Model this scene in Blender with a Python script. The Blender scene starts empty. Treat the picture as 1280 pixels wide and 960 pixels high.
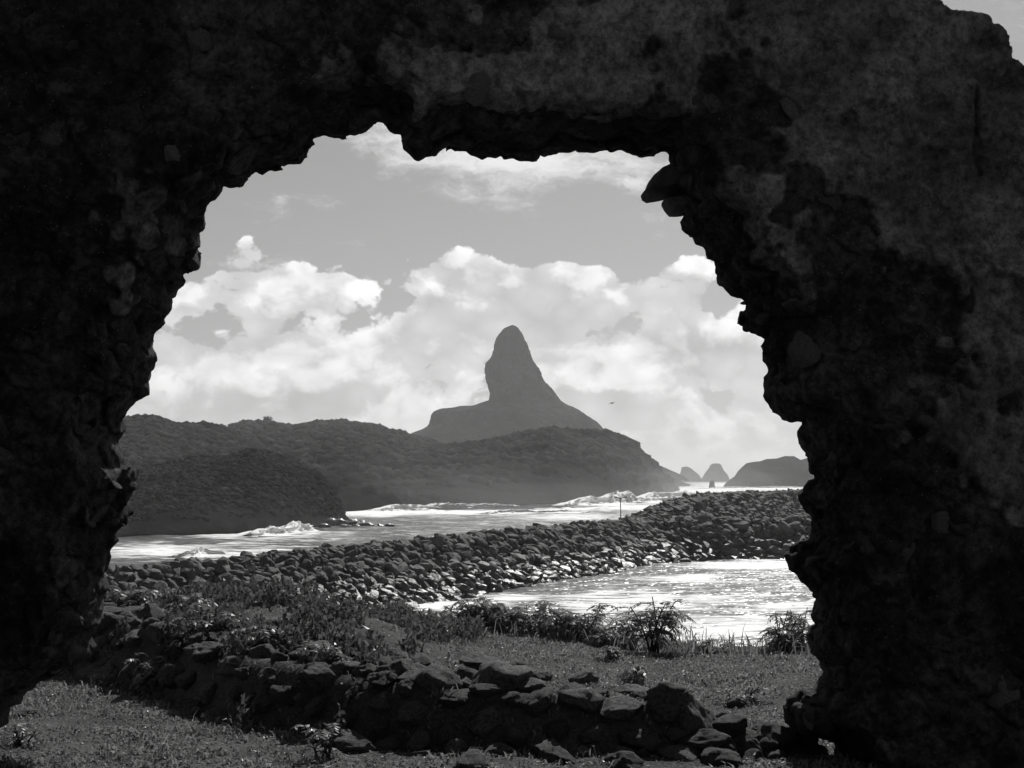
import bpy, bmesh, math, random
import numpy as np
from mathutils import Vector, Matrix

SC = bpy.context.scene
COL = SC.collection
PI = math.pi

# ------------------------------------------------------------------ camera
EYE = 11.0                     # metres above the sea
F = 1970.0                     # focal length in photo pixels (1280 wide)
PITCH = math.atan(117.0 / F)   # sea horizon lies 117 px under the picture's middle
cam_d = bpy.data.cameras.new('camera'); cam = bpy.data.objects.new('camera', cam_d); COL.objects.link(cam)
cam.location = (0, 0, EYE); cam.rotation_euler = (PI / 2 + PITCH, 0, 0)
cam_d.sensor_width = 36.0; cam_d.lens = 36.0 * F / 1280.0
cam_d.clip_start = 0.05; cam_d.clip_end = 60000
SC.camera = cam

# ------------------------------------------------------------------ light
SUN_AZ, SUN_EL, SUN_E = 17.0, 46.0, 4.8      # azimuth: degrees to the right of the view
SKY_STRENGTH = 0.10
EXPOSURE = 0.0
sun_d = bpy.data.lights.new('sun', 'SUN'); sun_d.energy = SUN_E; sun_d.angle = math.radians(0.5); sun_d.color = (1, 0.995, 0.985)
sun = bpy.data.objects.new('sun', sun_d); COL.objects.link(sun)
_a, _e = math.radians(SUN_AZ), math.radians(SUN_EL)
SUN_DIR = Vector((math.sin(_a) * math.cos(_e), math.cos(_a) * math.cos(_e), math.sin(_e)))
sun.rotation_euler = SUN_DIR.to_track_quat('Z', 'Y').to_euler()
sun.location = SUN_DIR * 50

vs = SC.view_settings
vs.view_transform = 'Standard'; vs.look = 'None'; vs.gamma = 1.0; vs.use_curve_mapping = False; vs.exposure = EXPOSURE
SC.render.engine = 'CYCLES'
try:
    SC.cycles.use_denoising = True
    SC.cycles.max_bounces = 4; SC.cycles.diffuse_bounces = 2; SC.cycles.glossy_bounces = 2
    SC.cycles.transmission_bounces = 3; SC.cycles.volume_bounces = 0; SC.cycles.transparent_max_bounces = 8
    SC.cycles.sample_clamp_indirect = 4.0
    SC.cycles.caustics_reflective = False; SC.cycles.caustics_refractive = False
except Exception:
    pass


class S:
    """A shader socket with arithmetic."""
    def __init__(self, g, o): self.g, self.o = g, o
    def _b(self, op, b, swap=False):
        return self.g.m(op, b, self) if swap else self.g.m(op, self, b)
    def __add__(self, b): return self._b('ADD', b)
    __radd__ = __add__
    def __mul__(self, b): return self._b('MULTIPLY', b)
    __rmul__ = __mul__
    def __sub__(self, b): return self._b('SUBTRACT', b)
    def __rsub__(self, b): return self._b('SUBTRACT', b, True)
    def __truediv__(self, b): return self._b('DIVIDE', b)


class G:
    def __init__(self, nt): self.nt = nt
    def n(self, t): return self.nt.nodes.new(t)
    def put(self, sock, v):
        if isinstance(v, S): self.nt.links.new(v.o, sock)
        elif v is not None: sock.default_value = v
    def m(self, op, a, b=None, c=None, clamp=False):
        n = self.n('ShaderNodeMath'); n.operation = op; n.use_clamp = clamp
        for i, v in enumerate((a, b, c)):
            if v is not None: self.put(n.inputs[i], v)
        return S(self, n.outputs[0])
    def vm(self, op, a, b=None, scale=None):
        n = self.n('ShaderNodeVectorMath'); n.operation = op
        self.put(n.inputs[0], a)
        if b is not None: self.put(n.inputs[1], b)
        if scale is not None: self.put(n.inputs['Scale'], scale)
        return S(self, n.outputs[0])
    def xyz(self, v):
        n = self.n('ShaderNodeSeparateXYZ'); self.put(n.inputs[0], v); return [S(self, o) for o in n.outputs]
    def comb(self, x, y, z):
        n = self.n('ShaderNodeCombineXYZ')
        for i, v in enumerate((x, y, z)): self.put(n.inputs[i], v)
        return S(self, n.outputs[0])
    def noise(self, vec, scale=1.0, detail=4.0, rough=0.5, lac=2.0, dist=0.0, out=0, dim='3D'):
        n = self.n('ShaderNodeTexNoise'); n.noise_dimensions = dim
        if vec is not None: self.put(n.inputs['Vector'], vec)
        self.put(n.inputs['Scale'], scale); self.put(n.inputs['Detail'], detail); self.put(n.inputs['Roughness'], rough)
        self.put(n.inputs['Lacunarity'], lac); self.put(n.inputs['Distortion'], dist)
        return S(self, n.outputs[out])
    def voro(self, vec, scale=1.0, feature='F1', out='Distance', rnd=1.0):
        n = self.n('ShaderNodeTexVoronoi'); n.feature = feature
        if vec is not None: self.put(n.inputs['Vector'], vec)
        self.put(n.inputs['Scale'], scale); self.put(n.inputs['Randomness'], rnd)
        return S(self, n.outputs[out])
    def step(self, v, a, b, lo=0.0, hi=1.0, smooth=True):
        n = self.n('ShaderNodeMapRange'); n.interpolation_type = 'SMOOTHSTEP' if smooth else 'LINEAR'; n.clamp = True
        self.put(n.inputs[0], v)
        for i, x in zip((1, 2, 3, 4), (a, b, lo, hi)): self.put(n.inputs[i], x)
        return S(self, n.outputs[0])
    def mix(self, f, a, b): return a + (b - a) * f if isinstance(a, S) or isinstance(b, S) else f * (b - a) + a
    def grey(self, v):
        n = self.n('ShaderNodeCombineColor')
        for i in range(3): self.put(n.inputs[i], v)
        return S(self, n.outputs[0])
    def coord(self, which='Object'):
        return S(self, self.n('ShaderNodeTexCoord').outputs[which])
    def attr(self, name):
        n = self.n('ShaderNodeAttribute'); n.attribute_name = name; return S(self, n.outputs['Fac'])
    def rand(self):
        return S(self, self.n('ShaderNodeObjectInfo').outputs['Random'])


def pxdir(px, py):
    r, u = (px - 640.0) / F, (480.0 - py) / F
    c, s = math.cos(PITCH), math.sin(PITCH)
    return Vector((r, c - s * u, s + c * u))
def at(px, py, Y):
    d = pxdir(px, py); return Vector((0, 0, EYE)) + d * (Y / d.y)
def sea_at(px, py, z=0.0):
    d = pxdir(px, py); return Vector((0, 0, EYE)) + d * ((z - EYE) / d.z)
def azel(px, py):
    d = pxdir(px, py); return math.atan2(d.x, d.y), math.atan2(d.z, math.hypot(d.x, d.y))

# ------------------------------------------------------------------ sky
world = bpy.data.worlds.new('World'); SC.world = world; world.use_nodes = True
world.cycles.sampling_method = 'MANUAL'; world.cycles.sample_map_resolution = 256
def build_sky():
    nt = world.node_tree; nt.nodes.clear(); g = G(nt)
    out = g.n('ShaderNodeOutputWorld'); bg = g.n('ShaderNodeBackground')
    sky = g.n('ShaderNodeTexSky'); sky.sky_type = 'NISHITA'; sky.sun_disc = False
    sky.sun_elevation = math.radians(SUN_EL); sky.sun_rotation = math.radians(SUN_AZ)
    sky.air_density = 1.0; sky.dust_density = 1.0; sky.ozone_density = 1.0
    bw = g.n('ShaderNodeRGBToBW'); nt.links.new(sky.outputs[0], bw.inputs[0])
    clear = S(g, bw.outputs[0])
    d = g.vm('NORMALIZE', g.coord('Generated'))
    x, y, z = g.xyz(d)
    az = g.m('ARCTAN2', x, y)
    el = g.m('ARCSINE', z)
    # a bank of cumulus stands round the whole horizon; thinner streaks float above it
    P = g.vm('MULTIPLY', d, (8.0, 8.0, 11.0))
    wob = g.vm('SUBTRACT', g.noise(P, 2.2, 5, 0.62, out=1), (0.5, 0.5, 0.5))
    Pw = g.vm('ADD', P, g.vm('SCALE', wob, scale=0.30))
    def puffs(v, det):
        n = g.n('ShaderNodeTexVoronoi'); n.feature = 'F1'; n.normalize = False
        g.put(n.inputs['Vector'], v); n.inputs['Scale'].default_value = 2.1; n.inputs['Detail'].default_value = det
        n.inputs['Roughness'].default_value = 0.46; n.inputs['Lacunarity'].default_value = 2.3
        return S(g, n.outputs['Distance'])
    def dens(v, det=3.0, nd=5.0):
        return g.noise(v, 0.9, 2.0 + nd, 0.57) * 0.60 + (1.0 - puffs(v, det)) * 0.44 + 0.065
    n0 = dens(Pw)
    n1 = dens(g.vm('ADD', Pw, (0.03, 0.02, 0.14)), 1.0, 3.0)
    # how thick the bank is at each height
    top = g.noise(P, 0.5, 1.0, 0.5) * 0.06 + 0.098
    hb = g.step(el - top, -0.055, 0.060, 0.27, -0.30)
    hb = hb + g.step(el, 0.02, 0.07, 0.10, 0.0)
    maps = {}
    def blob(px, py, rx, ry, amt, tilt=0.0):
        """A soft oval patch round one direction of the sky."""
        asp = min((1.0, 1.6, 2.4, 4.0, 6.5), key=lambda q: abs(math.log(q * ry / rx)))
        key = (asp, tilt); c, s = math.cos(tilt), math.sin(tilt)
        if key not in maps:
            maps[key] = g.comb(az * c + el * s if tilt else az, ((el * c - az * s) if tilt else el) * asp, 0.0)
        a0, e0 = azel(px, py)
        n = g.n('ShaderNodeVectorMath'); n.operation = 'DISTANCE'; g.put(n.inputs[0], maps[key])
        n.inputs[1].default_value = (a0 * c + e0 * s, (e0 * c - a0 * s) * asp, 0)
        r = 2.0 * math.sqrt(rx * ry * asp) / F
        return g.step(S(g, n.outputs['Value']), 0.0, r, amt, 0.0)
    small = g.voro(Pw, 6.5)
    dn = n0 - 0.5 + hb + (0.42 - small) * 0.14
    for b in SKY_BLOBS: dn = dn + blob(*b)
    cov = g.step(dn, 0.0, 0.055)
    # light falls on the tops, the undersides stay grey
    lit = g.step((n0 - n1) * LIT_K + 0.60, 0.15, 0.90)
    thick = g.step(dn, 0.02, 0.30)
    bright = g.mix(lit, CLOUD_LO, CLOUD_HI)
    bright = bright * (1.06 - thick * 0.10) * (1.16 - small * 0.38)
    for b in SKY_GREYS: bright = bright * (1.0 - blob(*b))
    # streaks of thin high cloud
    Ps = g.vm('MULTIPLY', d, (9.0, 9.0, 30.0))
    st = g.noise(g.vm('ADD', Ps, g.vm('SCALE', wob, scale=0.9)), 1.2, 5, 0.6)
    sb = g.step(el, 0.14, 0.22, -0.06, 0.0)
    for b in SKY_WISPS: sb = sb + blob(*b)
    wisp = g.step(st + sb, 0.56, 0.86) * 0.85
    base = clear * CLEAR_GAIN
    v = g.mix(wisp, base, CLOUD_HI * 0.92)
    v = g.mix(cov, v, bright)
    # the lowest few degrees fade into sea haze
    hz = g.step(el, 0.0, 0.06, 0.35, 0.0)
    v = g.mix(hz, v, HORIZON)
    # below the horizon
    v = g.mix(g.step(el, -0.03, 0.0, 1.0, 0.0), v, HORIZON * 0.6)
    g.put(bg.inputs[0], g.grey(v)); bg.inputs[1].default_value = SKY_STRENGTH
    nt.links.new(bg.outputs[0], out.inputs[0])
# (px, py, half-width, half-height, amount[, tilt])
CLEAR_GAIN, CLOUD_LO, CLOUD_HI, HORIZON, LIT_K = 0.50, 6.3, 10.0, 4.6, 4.2
SKY_BLOBS = [
    (330, 345, 80, 40, .18), (545, 330, 55, 32, .22), (440, 340, 50, 24, .12), (740, 345, 70, 30, .16), (650, 365, 70, 34, .22),
    (890, 330, 45, 50, .20), (215, 372, 40, 22, .10), (250, 405, 50, 14, -.15), (225, 320, 50, 26, -.10), (590, 420, 110, 60, .16),
    (230, 290, 90, 45, -.12), (200, 455, 70, 30, .12), (900, 372, 26, 22, -.20), (800, 318, 14, 10, .16), (800, 390, 70, 40, .22), (690, 305, 50, 14, -.10), (470, 298, 40, 14, -.10),
]
SKY_GREYS = [(850, 435, 50, 20, .26), (340, 505, 140, 18, .20), (340, 440, 70, 20, .12), (500, 525, 90, 12, .10), (660, 425, 60, 20, .10)]
SKY_WISPS = [(590, 200, 90, 42, .20, -.35), (740, 200, 110, 30, .22), (840, 290, 60, 20, .12), (330, 250, 80, 16, .07), (480, 170, 45, 26, .17), (620, 255, 90, 12, .10, -.25)]
build_sky()

# ------------------------------------------------------------------ numeric noise
def _hash(ix, iy, iz, seed):
    h = (ix.astype(np.int64) * 374761393 + iy.astype(np.int64) * 668265263 + iz.astype(np.int64) * 2147483647 + seed * 1274126177) & 0xFFFFFFFF
    h = ((h ^ (h >> 13)) * 1274126177) & 0xFFFFFFFF
    h = ((h ^ (h >> 16)) * 2246822519) & 0xFFFFFFFF
    return ((h ^ (h >> 15)) & 0xFFFFFF) / float(0xFFFFFF)
def vnoise(x, y, z, seed=0):
    x, y, z = np.broadcast_arrays(np.asarray(x, float), np.asarray(y, float), np.asarray(z, float))
    ix, iy, iz = np.floor(x), np.floor(y), np.floor(z)
    fx, fy, fz = x - ix, y - iy, z - iz
    ux, uy, uz = [t * t * t * (t * (t * 6 - 15) + 10) for t in (fx, fy, fz)]
    r = 0
    for dx in (0, 1):
        wx = ux if dx else 1 - ux
        for dy in (0, 1):
            wy = uy if dy else 1 - uy
            for dz in (0, 1):
                wz = uz if dz else 1 - uz
                r = r + wx * wy * wz * _hash(ix + dx, iy + dy, iz + dz, seed)
    return r * 2 - 1
def fbm(x, y, z, octaves=4, seed=0, gain=0.5):
    a, s, t = 1.0, 0.0, 0.0
    for o in range(octaves):
        f = 2.03 ** o
        s = s + a * vnoise(np.asarray(x) * f + o * 17.3, np.asarray(y) * f - o * 9.1, np.asarray(z) * f + o * 4.7, seed + o)
        t += a; a *= gain
    return s / t
def cells(x, y, z, seed=0):
    """F1, F2 and the nearest cell's random value of a jittered grid."""
    x, y, z = np.broadcast_arrays(np.asarray(x, float), np.asarray(y, float), np.asarray(z, float))
    ix, iy, iz = np.floor(x), np.floor(y), np.floor(z)
    f1 = np.full(x.shape, 9.0); f2 = np.full(x.shape, 9.0); rid = np.zeros(x.shape)
    for dx in (-1, 0, 1):
        for dy in (-1, 0, 1):
            for dz in (-1, 0, 1):
                cx, cy, cz = ix + dx, iy + dy, iz + dz
                r = _hash(cx, cy, cz, seed)
                d = np.sqrt((cx + r - x) ** 2 + (cy + (r * 7.31) % 1.0 - y) ** 2 + (cz + (r * 23.17) % 1.0 - z) ** 2)
                m = d < f1
                f2 = np.where(m, f1, np.minimum(f2, d)); f1 = np.where(m, d, f1); rid = np.where(m, (r * 61.7) % 1.0, rid)
    return f1, f2, rid
def sstep(a, b, x):
    t = np.clip((np.asarray(x, float) - a) / (b - a), 0, 1); return t * t * (3 - 2 * t)
def interp(pts, x):
    p = np.array(sorted((q[0], q[1]) for q in pts), float); return np.interp(x, p[:, 0], p[:, 1])

# ------------------------------------------------------------------ objects
def tag(o, label=None, cat=None, group=None, kind=None):
    if label: o['label'] = label
    if cat: o['category'] = cat
    if group: o['group'] = group
    if kind: o['kind'] = kind
    return o
def link(name, me, parent=None, loc=None, rot=None, scale=None):
    o = bpy.data.objects.new(name, me); COL.objects.link(o)
    if parent: o.parent = parent
    if loc is not None: o.location = loc
    if rot is not None: o.rotation_euler = rot
    if scale is not None: o.scale = scale
    return o
def empty(name, loc=(0, 0, 0)):
    o = bpy.data.objects.new(name, None); COL.objects.link(o); o.location = loc; o.empty_display_size = 0.2; return o
def mesh_np(name, V, Fc, mat=None, smooth=True, attrs=None):
    """V (n,3); Fc (m,3) or (m,4) or list of both."""
    me = bpy.data.meshes.new(name)
    V = np.asarray(V, np.float32)
    groups = Fc if isinstance(Fc, list) else [Fc]
    groups = [np.asarray(q, np.int32) for q in groups if len(q)]
    nl = sum(q.size for q in groups); npoly = sum(len(q) for q in groups)
    me.vertices.add(len(V)); me.vertices.foreach_set('co', V.ravel())
    me.loops.add(nl); me.loops.foreach_set('vertex_index', np.concatenate([q.ravel() for q in groups]))
    tot = np.concatenate([np.full(len(q), q.shape[1], np.int32) for q in groups])
    me.polygons.add(npoly); me.polygons.foreach_set('loop_start', np.concatenate([[0], np.cumsum(tot)[:-1]]).astype(np.int32))
    me.polygons.foreach_set('loop_total', tot)
    me.update(calc_edges=True); me.validate()
    me.polygons.foreach_set('use_smooth', np.full(len(me.polygons), smooth))
    if attrs:
        for k, a in attrs.items():
            at_ = me.attributes.new(k, 'FLOAT', 'POINT'); at_.data.foreach_set('value', np.asarray(a, np.float32))
    if mat: me.materials.append(mat)
    return me
def grid_faces(nr, nc):
    i = np.arange(nr - 1)[:, None] * nc + np.arange(nc - 1)[None, :]
    return np.stack([i, i + 1, i + nc + 1, i + nc], -1).reshape(-1, 4)

def material(name, fn):
    m = bpy.data.materials.new(name); m.use_nodes = True
    nt = m.node_tree; nt.nodes.clear(); g = G(nt)
    out = g.n('ShaderNodeOutputMaterial'); fn(g, out); return m
def principled(g, out, color, rough=0.9, height=None, bump=0.5, dist=0.02, spec=0.3):
    p = g.n('ShaderNodeBsdfPrincipled')
    g.put(p.inputs['Base Color'], g.grey(color) if isinstance(color, S) else (color, color, color, 1))
    g.put(p.inputs['Roughness'], rough); p.inputs['Specular IOR Level'].default_value = spec
    if height is not None:
        b = g.n('ShaderNodeBump'); b.inputs['Strength'].default_value = bump; b.inputs['Distance'].default_value = dist
        g.put(b.inputs['Height'], height); g.nt.links.new(b.outputs[0], p.inputs['Normal'])
    g.nt.links.new(p.outputs[0], out.inputs[0]); return p

def m_wall(g, out):
    c = g.coord()
    big = g.noise(c, 1.3, 4, 0.6); mid = g.noise(c, 7, 6, 0.7); fine = g.noise(c, 20, 8, 0.78)
    pl = g.attr('plaster')
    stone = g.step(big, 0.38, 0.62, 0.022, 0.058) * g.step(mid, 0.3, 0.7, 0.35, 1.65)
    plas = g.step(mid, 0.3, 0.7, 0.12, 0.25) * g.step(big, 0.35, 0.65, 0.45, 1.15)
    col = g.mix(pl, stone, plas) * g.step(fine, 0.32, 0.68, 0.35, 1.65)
    spot = g.step(g.voro(c, 34), 0.10, 0.18, 1.0, 0.0) * g.step(g.noise(c, 9, 3), 0.48, 0.6)
    lich = g.step(g.noise(c, 3.4, 7, 0.7), 0.56, 0.66) * 0.06
    principled(g, out, col + spot * 0.14 + lich, 0.95, mid * 0.6 + fine * 0.45, 1.0, 0.04, 0.15)
def m_stone(lo, hi, scale, spec=0.25, rough=0.85, bd=0.02):
    def fn(g, out):
        c = g.coord(); r = g.rand()
        cv = g.vm('ADD', c, g.comb(r * 37.0, r * 11.0, r * 5.0))
        n = g.noise(cv, scale, 6, 0.62); f = g.noise(cv, scale * 8, 5, 0.6)
        col = g.mix(g.step(n, 0.3, 0.7), lo, hi) * (r * 0.7 + 0.65)
        lich = g.step(g.noise(cv, scale * 2.2, 5, 0.7), 0.60, 0.68) * (hi * 0.7)
        principled(g, out, col + lich, g.step(f, 0.3, 0.7, rough - 0.2, rough), n * 0.5 + f * 0.4, 0.8, bd, spec)
    return fn
M = {}
M['wall'] = material('rubble_masonry', m_wall)
M['wall_stone'] = material('wall_stone', m_stone(0.028, 0.085, 5.0, 0.15, 0.95, 0.03))
M['plaster'] = material('old_plaster', m_stone(0.07, 0.15, 9.0, 0.1, 0.97, 0.02))
M['field_stone'] = material('field_stone', m_stone(0.032, 0.145, 7.0, 0.2, 0.92, 0.05))
def m_boulder(g, out):
    c = g.coord(); r = g.rand(); pos = S(g, g.n('ShaderNodeNewGeometry').outputs['Position'])
    isl = S(g, g.n('ShaderNodeNewGeometry').outputs['Random Per Island'])
    cv = g.vm('ADD', c, g.comb(r * 37.0, r * 11.0, r * 5.0))
    n = g.noise(cv, 0.9, 6, 0.65); f = g.noise(cv, 6, 5, 0.65)
    col = g.mix(g.step(n, 0.3, 0.7), 0.036, 0.105) * (r * 0.35 + isl * 0.35 + 0.65)
    wet = g.step(g.xyz(pos)[2] + (n - 0.5) * 2.0, 1.2, 3.6, 1.0, 0.0)
    p = principled(g, out, col * (1.0 - wet * 0.35), g.mix(wet, 0.82, 0.42), n * 0.6 + f * 0.4, 0.9, 0.12, 0.5)
    g.put(p.inputs['Specular IOR Level'], g.mix(wet, 0.22, 0.55))
M['boulder'] = material('breakwater_boulder', m_boulder)
M['sea_rock'] = material('sea_rock', m_stone(0.02, 0.04, 0.4, 0.5, 0.5, 0.1))
def m_leaf(lo, hi, trans=0.45):
    def fn(g, out):
        n = g.n('ShaderNodeNewGeometry')
        r = S(g, n.outputs['Random Per Island'])
        col = g.grey(g.mix(r, lo, hi))
        d = g.n('ShaderNodeBsdfDiffuse'); t = g.n('ShaderNodeBsdfTranslucent'); gl = g.n('ShaderNodeBsdfGlossy')
        g.put(d.inputs[0], col); g.put(t.inputs[0], col); gl.inputs[1].default_value = 0.35; gl.inputs[0].default_value = (.8, .8, .8, 1)
        mx = g.n('ShaderNodeMixShader'); mx.inputs[0].default_value = trans
        g.nt.links.new(d.outputs[0], mx.inputs[1]); g.nt.links.new(t.outputs[0], mx.inputs[2])
        m2 = g.n('ShaderNodeMixShader'); m2.inputs[0].default_value = 0.03
        g.nt.links.new(mx.outputs[0], m2.inputs[1]); g.nt.links.new(gl.outputs[0], m2.inputs[2])
        g.nt.links.new(m2.outputs[0], out.inputs[0])
    return fn
M['leaf'] = material('shrub_leaf', m_leaf(0.13, 0.34, 0.62))
M['weed'] = material('weed_leaf', m_leaf(0.05, 0.15))
M['grass'] = material('short_grass', m_leaf(0.12, 0.32, 0.4))
M['bark'] = material('bark', lambda g, o: principled(g, o, 0.05, 0.9))
def m_soil(g, out):
    c = g.coord(); n = g.noise(c, 2.0, 6, 0.6); f = g.noise(c, 40, 5, 0.65)
    col = g.mix(g.step(n, 0.3, 0.7), 0.045, 0.085) * g.step(f, 0.3, 0.7, 0.6, 1.4)
    principled(g, out, col, 0.97, f, 0.9, 0.02, 0.1)
M['soil'] = material('soil', m_soil)
def m_hill(lo, hi, scale):
    def fn(g, out):
        c = g.coord(); n = g.noise(c, scale, 6, 0.62); f = g.noise(c, scale * 9, 4, 0.6)
        col = g.mix(g.step(n, 0.35, 0.65), lo, hi) * g.step(f, 0.3, 0.7, 0.6, 1.4)
        principled(g, out, col, 1.0, f, 0.8, 0.4 / scale * 0.1, 0.0)
    return fn
M['hill'] = material('scrub_hill', m_hill(0.008, 0.018, 0.03))
M['cliff'] = material('dark_cliff', m_hill(0.009, 0.020, 0.02))
M['peak'] = material('peak_rock', m_hill(0.008, 0.045, 0.025))
def m_scrub(g, out):
    c = g.coord(); r = S(g, g.n('ShaderNodeNewGeometry').outputs['Random Per Island'])
    col = g.mix(r, 0.018, 0.06) * g.step(g.noise(c, 0.06, 4, 0.6), 0.3, 0.7, 0.6, 1.3)
    principled(g, out, col, 1.0, g.noise(c, 2.2, 4, 0.7), 1.0, 0.5, 0.0)
M['scrub'] = material('hill_scrub', m_scrub)
def m_sea(g, out):
    c = S(g, g.n('ShaderNodeNewGeometry').outputs['Position'])
    foam = g.attr('foam')
    sn = g.noise(g.vm('MULTIPLY', c, (0.08, 0.19, 1.0)), 1.0, 5, 0.65); s2 = g.noise(g.vm('MULTIPLY', c, (0.24, 0.8, 1.0)), 1.0, 6, 0.7)
    mask = g.step(sn * 0.6 + s2 * 0.85 + foam * 0.40, 0.76, 0.96)  # whitens foam streaks and, on the inner water, painted sun glints
    wv = g.noise(g.vm('MULTIPLY', c, (0.28, 0.5, 1.0)), 1.0, 3, 0.6)
    w = g.n('ShaderNodeBsdfPrincipled'); w.inputs['Base Color'].default_value = (.03, .03, .03, 1)
    w.inputs['Roughness'].default_value = 0.3; w.inputs['IOR'].default_value = 1.33
    b = g.n('ShaderNodeBump'); b.inputs['Strength'].default_value = 1.0; b.inputs['Distance'].default_value = 0.9
    g.put(b.inputs['Height'], wv); g.nt.links.new(b.outputs[0], w.inputs['Normal'])
    f = g.n('ShaderNodeBsdfPrincipled'); f.inputs['Base Color'].default_value = (.8, .8, .8, 1); f.inputs['Roughness'].default_value = 0.8
    b2 = g.n('ShaderNodeBump'); b2.inputs['Strength'].default_value = 0.7; b2.inputs['Distance'].default_value = 0.3
    g.put(b2.inputs['Height'], s2); g.nt.links.new(b2.outputs[0], f.inputs['Normal'])
    mx = g.n('ShaderNodeMixShader'); g.put(mx.inputs[0], mask)
    g.nt.links.new(w.outputs[0], mx.inputs[1]); g.nt.links.new(f.outputs[0], mx.inputs[2]); g.nt.links.new(mx.outputs[0], out.inputs[0])
M['sea'] = material('sea_water', m_sea)
M['metal'] = material('weathered_pole', lambda g, o: principled(g, o, 0.12, 0.6))
M['bird'] = material('dark_feathers', lambda g, o: principled(g, o, 0.05, 0.8))

# ------------------------------------------------------------------ rock shapes
def rock_mesh(name, seed, sub=3, ang=0.5, mat=None, smooth=True):
    """A stone of unit half-size: a ball cut by random planes and roughened."""
    rng = np.random.default_rng(seed)
    bm = bmesh.new(); bmesh.ops.create_icosphere(bm, subdivisions=sub, radius=1.0)
    V = np.array([v.co[:] for v in bm.verts]); Fc = np.array([[v.index for v in f.verts] for f in bm.faces]); bm.free()
    for k in range(15):
        n = rng.normal(size=3); n /= np.linalg.norm(n); d = rng.uniform(0.50, 0.90)
        t = V @ n; over = t > d
        V[over] -= np.outer((t[over] - d) * ang * 1.0 + (t[over] - d) * (1 - ang) * 0.6, n)
    L = np.linalg.norm(V, axis=1, keepdims=True); N = V / L
    q = V * 1.6 + seed * 3.7
    V = V + N * (fbm(q[:, 0], q[:, 1], q[:, 2], 3, seed, 0.6) * 0.19 + 0)[:, None]
    if sub >= 3:
        q = V * 5 + seed
        V = V + N * (fbm(q[:, 0], q[:, 1], q[:, 2], 3, seed + 7, 0.65) * 0.07)[:, None]
    V /= np.abs(V).max(axis=0)
    return mesh_np(name, V, Fc, mat, smooth)
def rocks(name, n, seed, sub, ang, mat, smooth=True):
    return [rock_mesh(name, seed + i, sub, ang, mat, smooth) for i in range(n)]

# ------------------------------------------------------------------ sea
def build_sea():
    # polar sheet: rows get denser near the viewer, reach past the horizon
    pys = np.concatenate([np.arange(905, 640, -1.0), np.arange(640, 610, -0.5), np.arange(610, 598.2, -0.3)])
    r = np.concatenate([[20, 40, 55], EYE * F / (pys - 597.0), [19500]])
    az = np.radians(np.concatenate([np.linspace(-80, -21, 24), np.linspace(-20, 20, 400), np.linspace(21, 80, 24)]))
    R, A = np.meshgrid(r, az, indexing='ij')
    X, Y = R * np.sin(A), R * np.cos(A)
    amp = np.interp(R, [0, 60, 120, 300, 600, 1500], [0.05, 0.3, 0.35, 0.5, 0.5, 0.0])
    Z = amp * (fbm(X * 0.09 + 3, Y * 0.16, 0, 4, 31) * 1.2)
    px = 640 + F * np.tan(np.clip(A, -1.2, 1.2)); py = 597 + EYE * F / np.maximum(Y, 1)
    foam = np.zeros_like(X)
    for (cx, cy, rx, ry, a) in FOAM_GLINTS:
        foam = np.maximum(foam, a * np.exp(-((px - cx) / rx) ** 2 - ((py - cy) / ry) ** 2))
    foam = np.clip(foam + 0.28 * fbm(X * 0.02, Y * 0.012, 0, 3, 8) * (R < 900), -0.2, 1)
    me = mesh_np('sea', np.stack([X, Y, Z], -1).reshape(-1, 3), grid_faces(*X.shape)[:, ::-1], M['sea'], True, {'foam': foam.ravel()})
    tag(link('sea', me), 'grey choppy sea streaked with white foam reaching to the horizon', 'sea', kind='structure')
FOAM_GLINTS = [  # where surf has broken, plus sun glints on the inner water painted as foam: picture position used only to find the place on the water
    (230, 688, 150, 11, .75), (330, 668, 100, 7, .8), (560, 636, 150, 6, 1.1), (700, 634, 130, 5, .9), (470, 640, 60, 5, .7),
    (720, 646, 70, 5, .5), (860, 612, 80, 4, .9), (960, 610, 60, 3, .7), (900, 606, 40, 3, .6), (560, 757, 70, 5, .9), (640, 746, 50, 5, .7),
    (940, 706, 80, 6, .9), (860, 724, 60, 6, .6), (900, 790, 160, 26, .42), (780, 750, 130, 16, .55), (960, 760, 90, 10, .3)]
build_sea()

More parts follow.
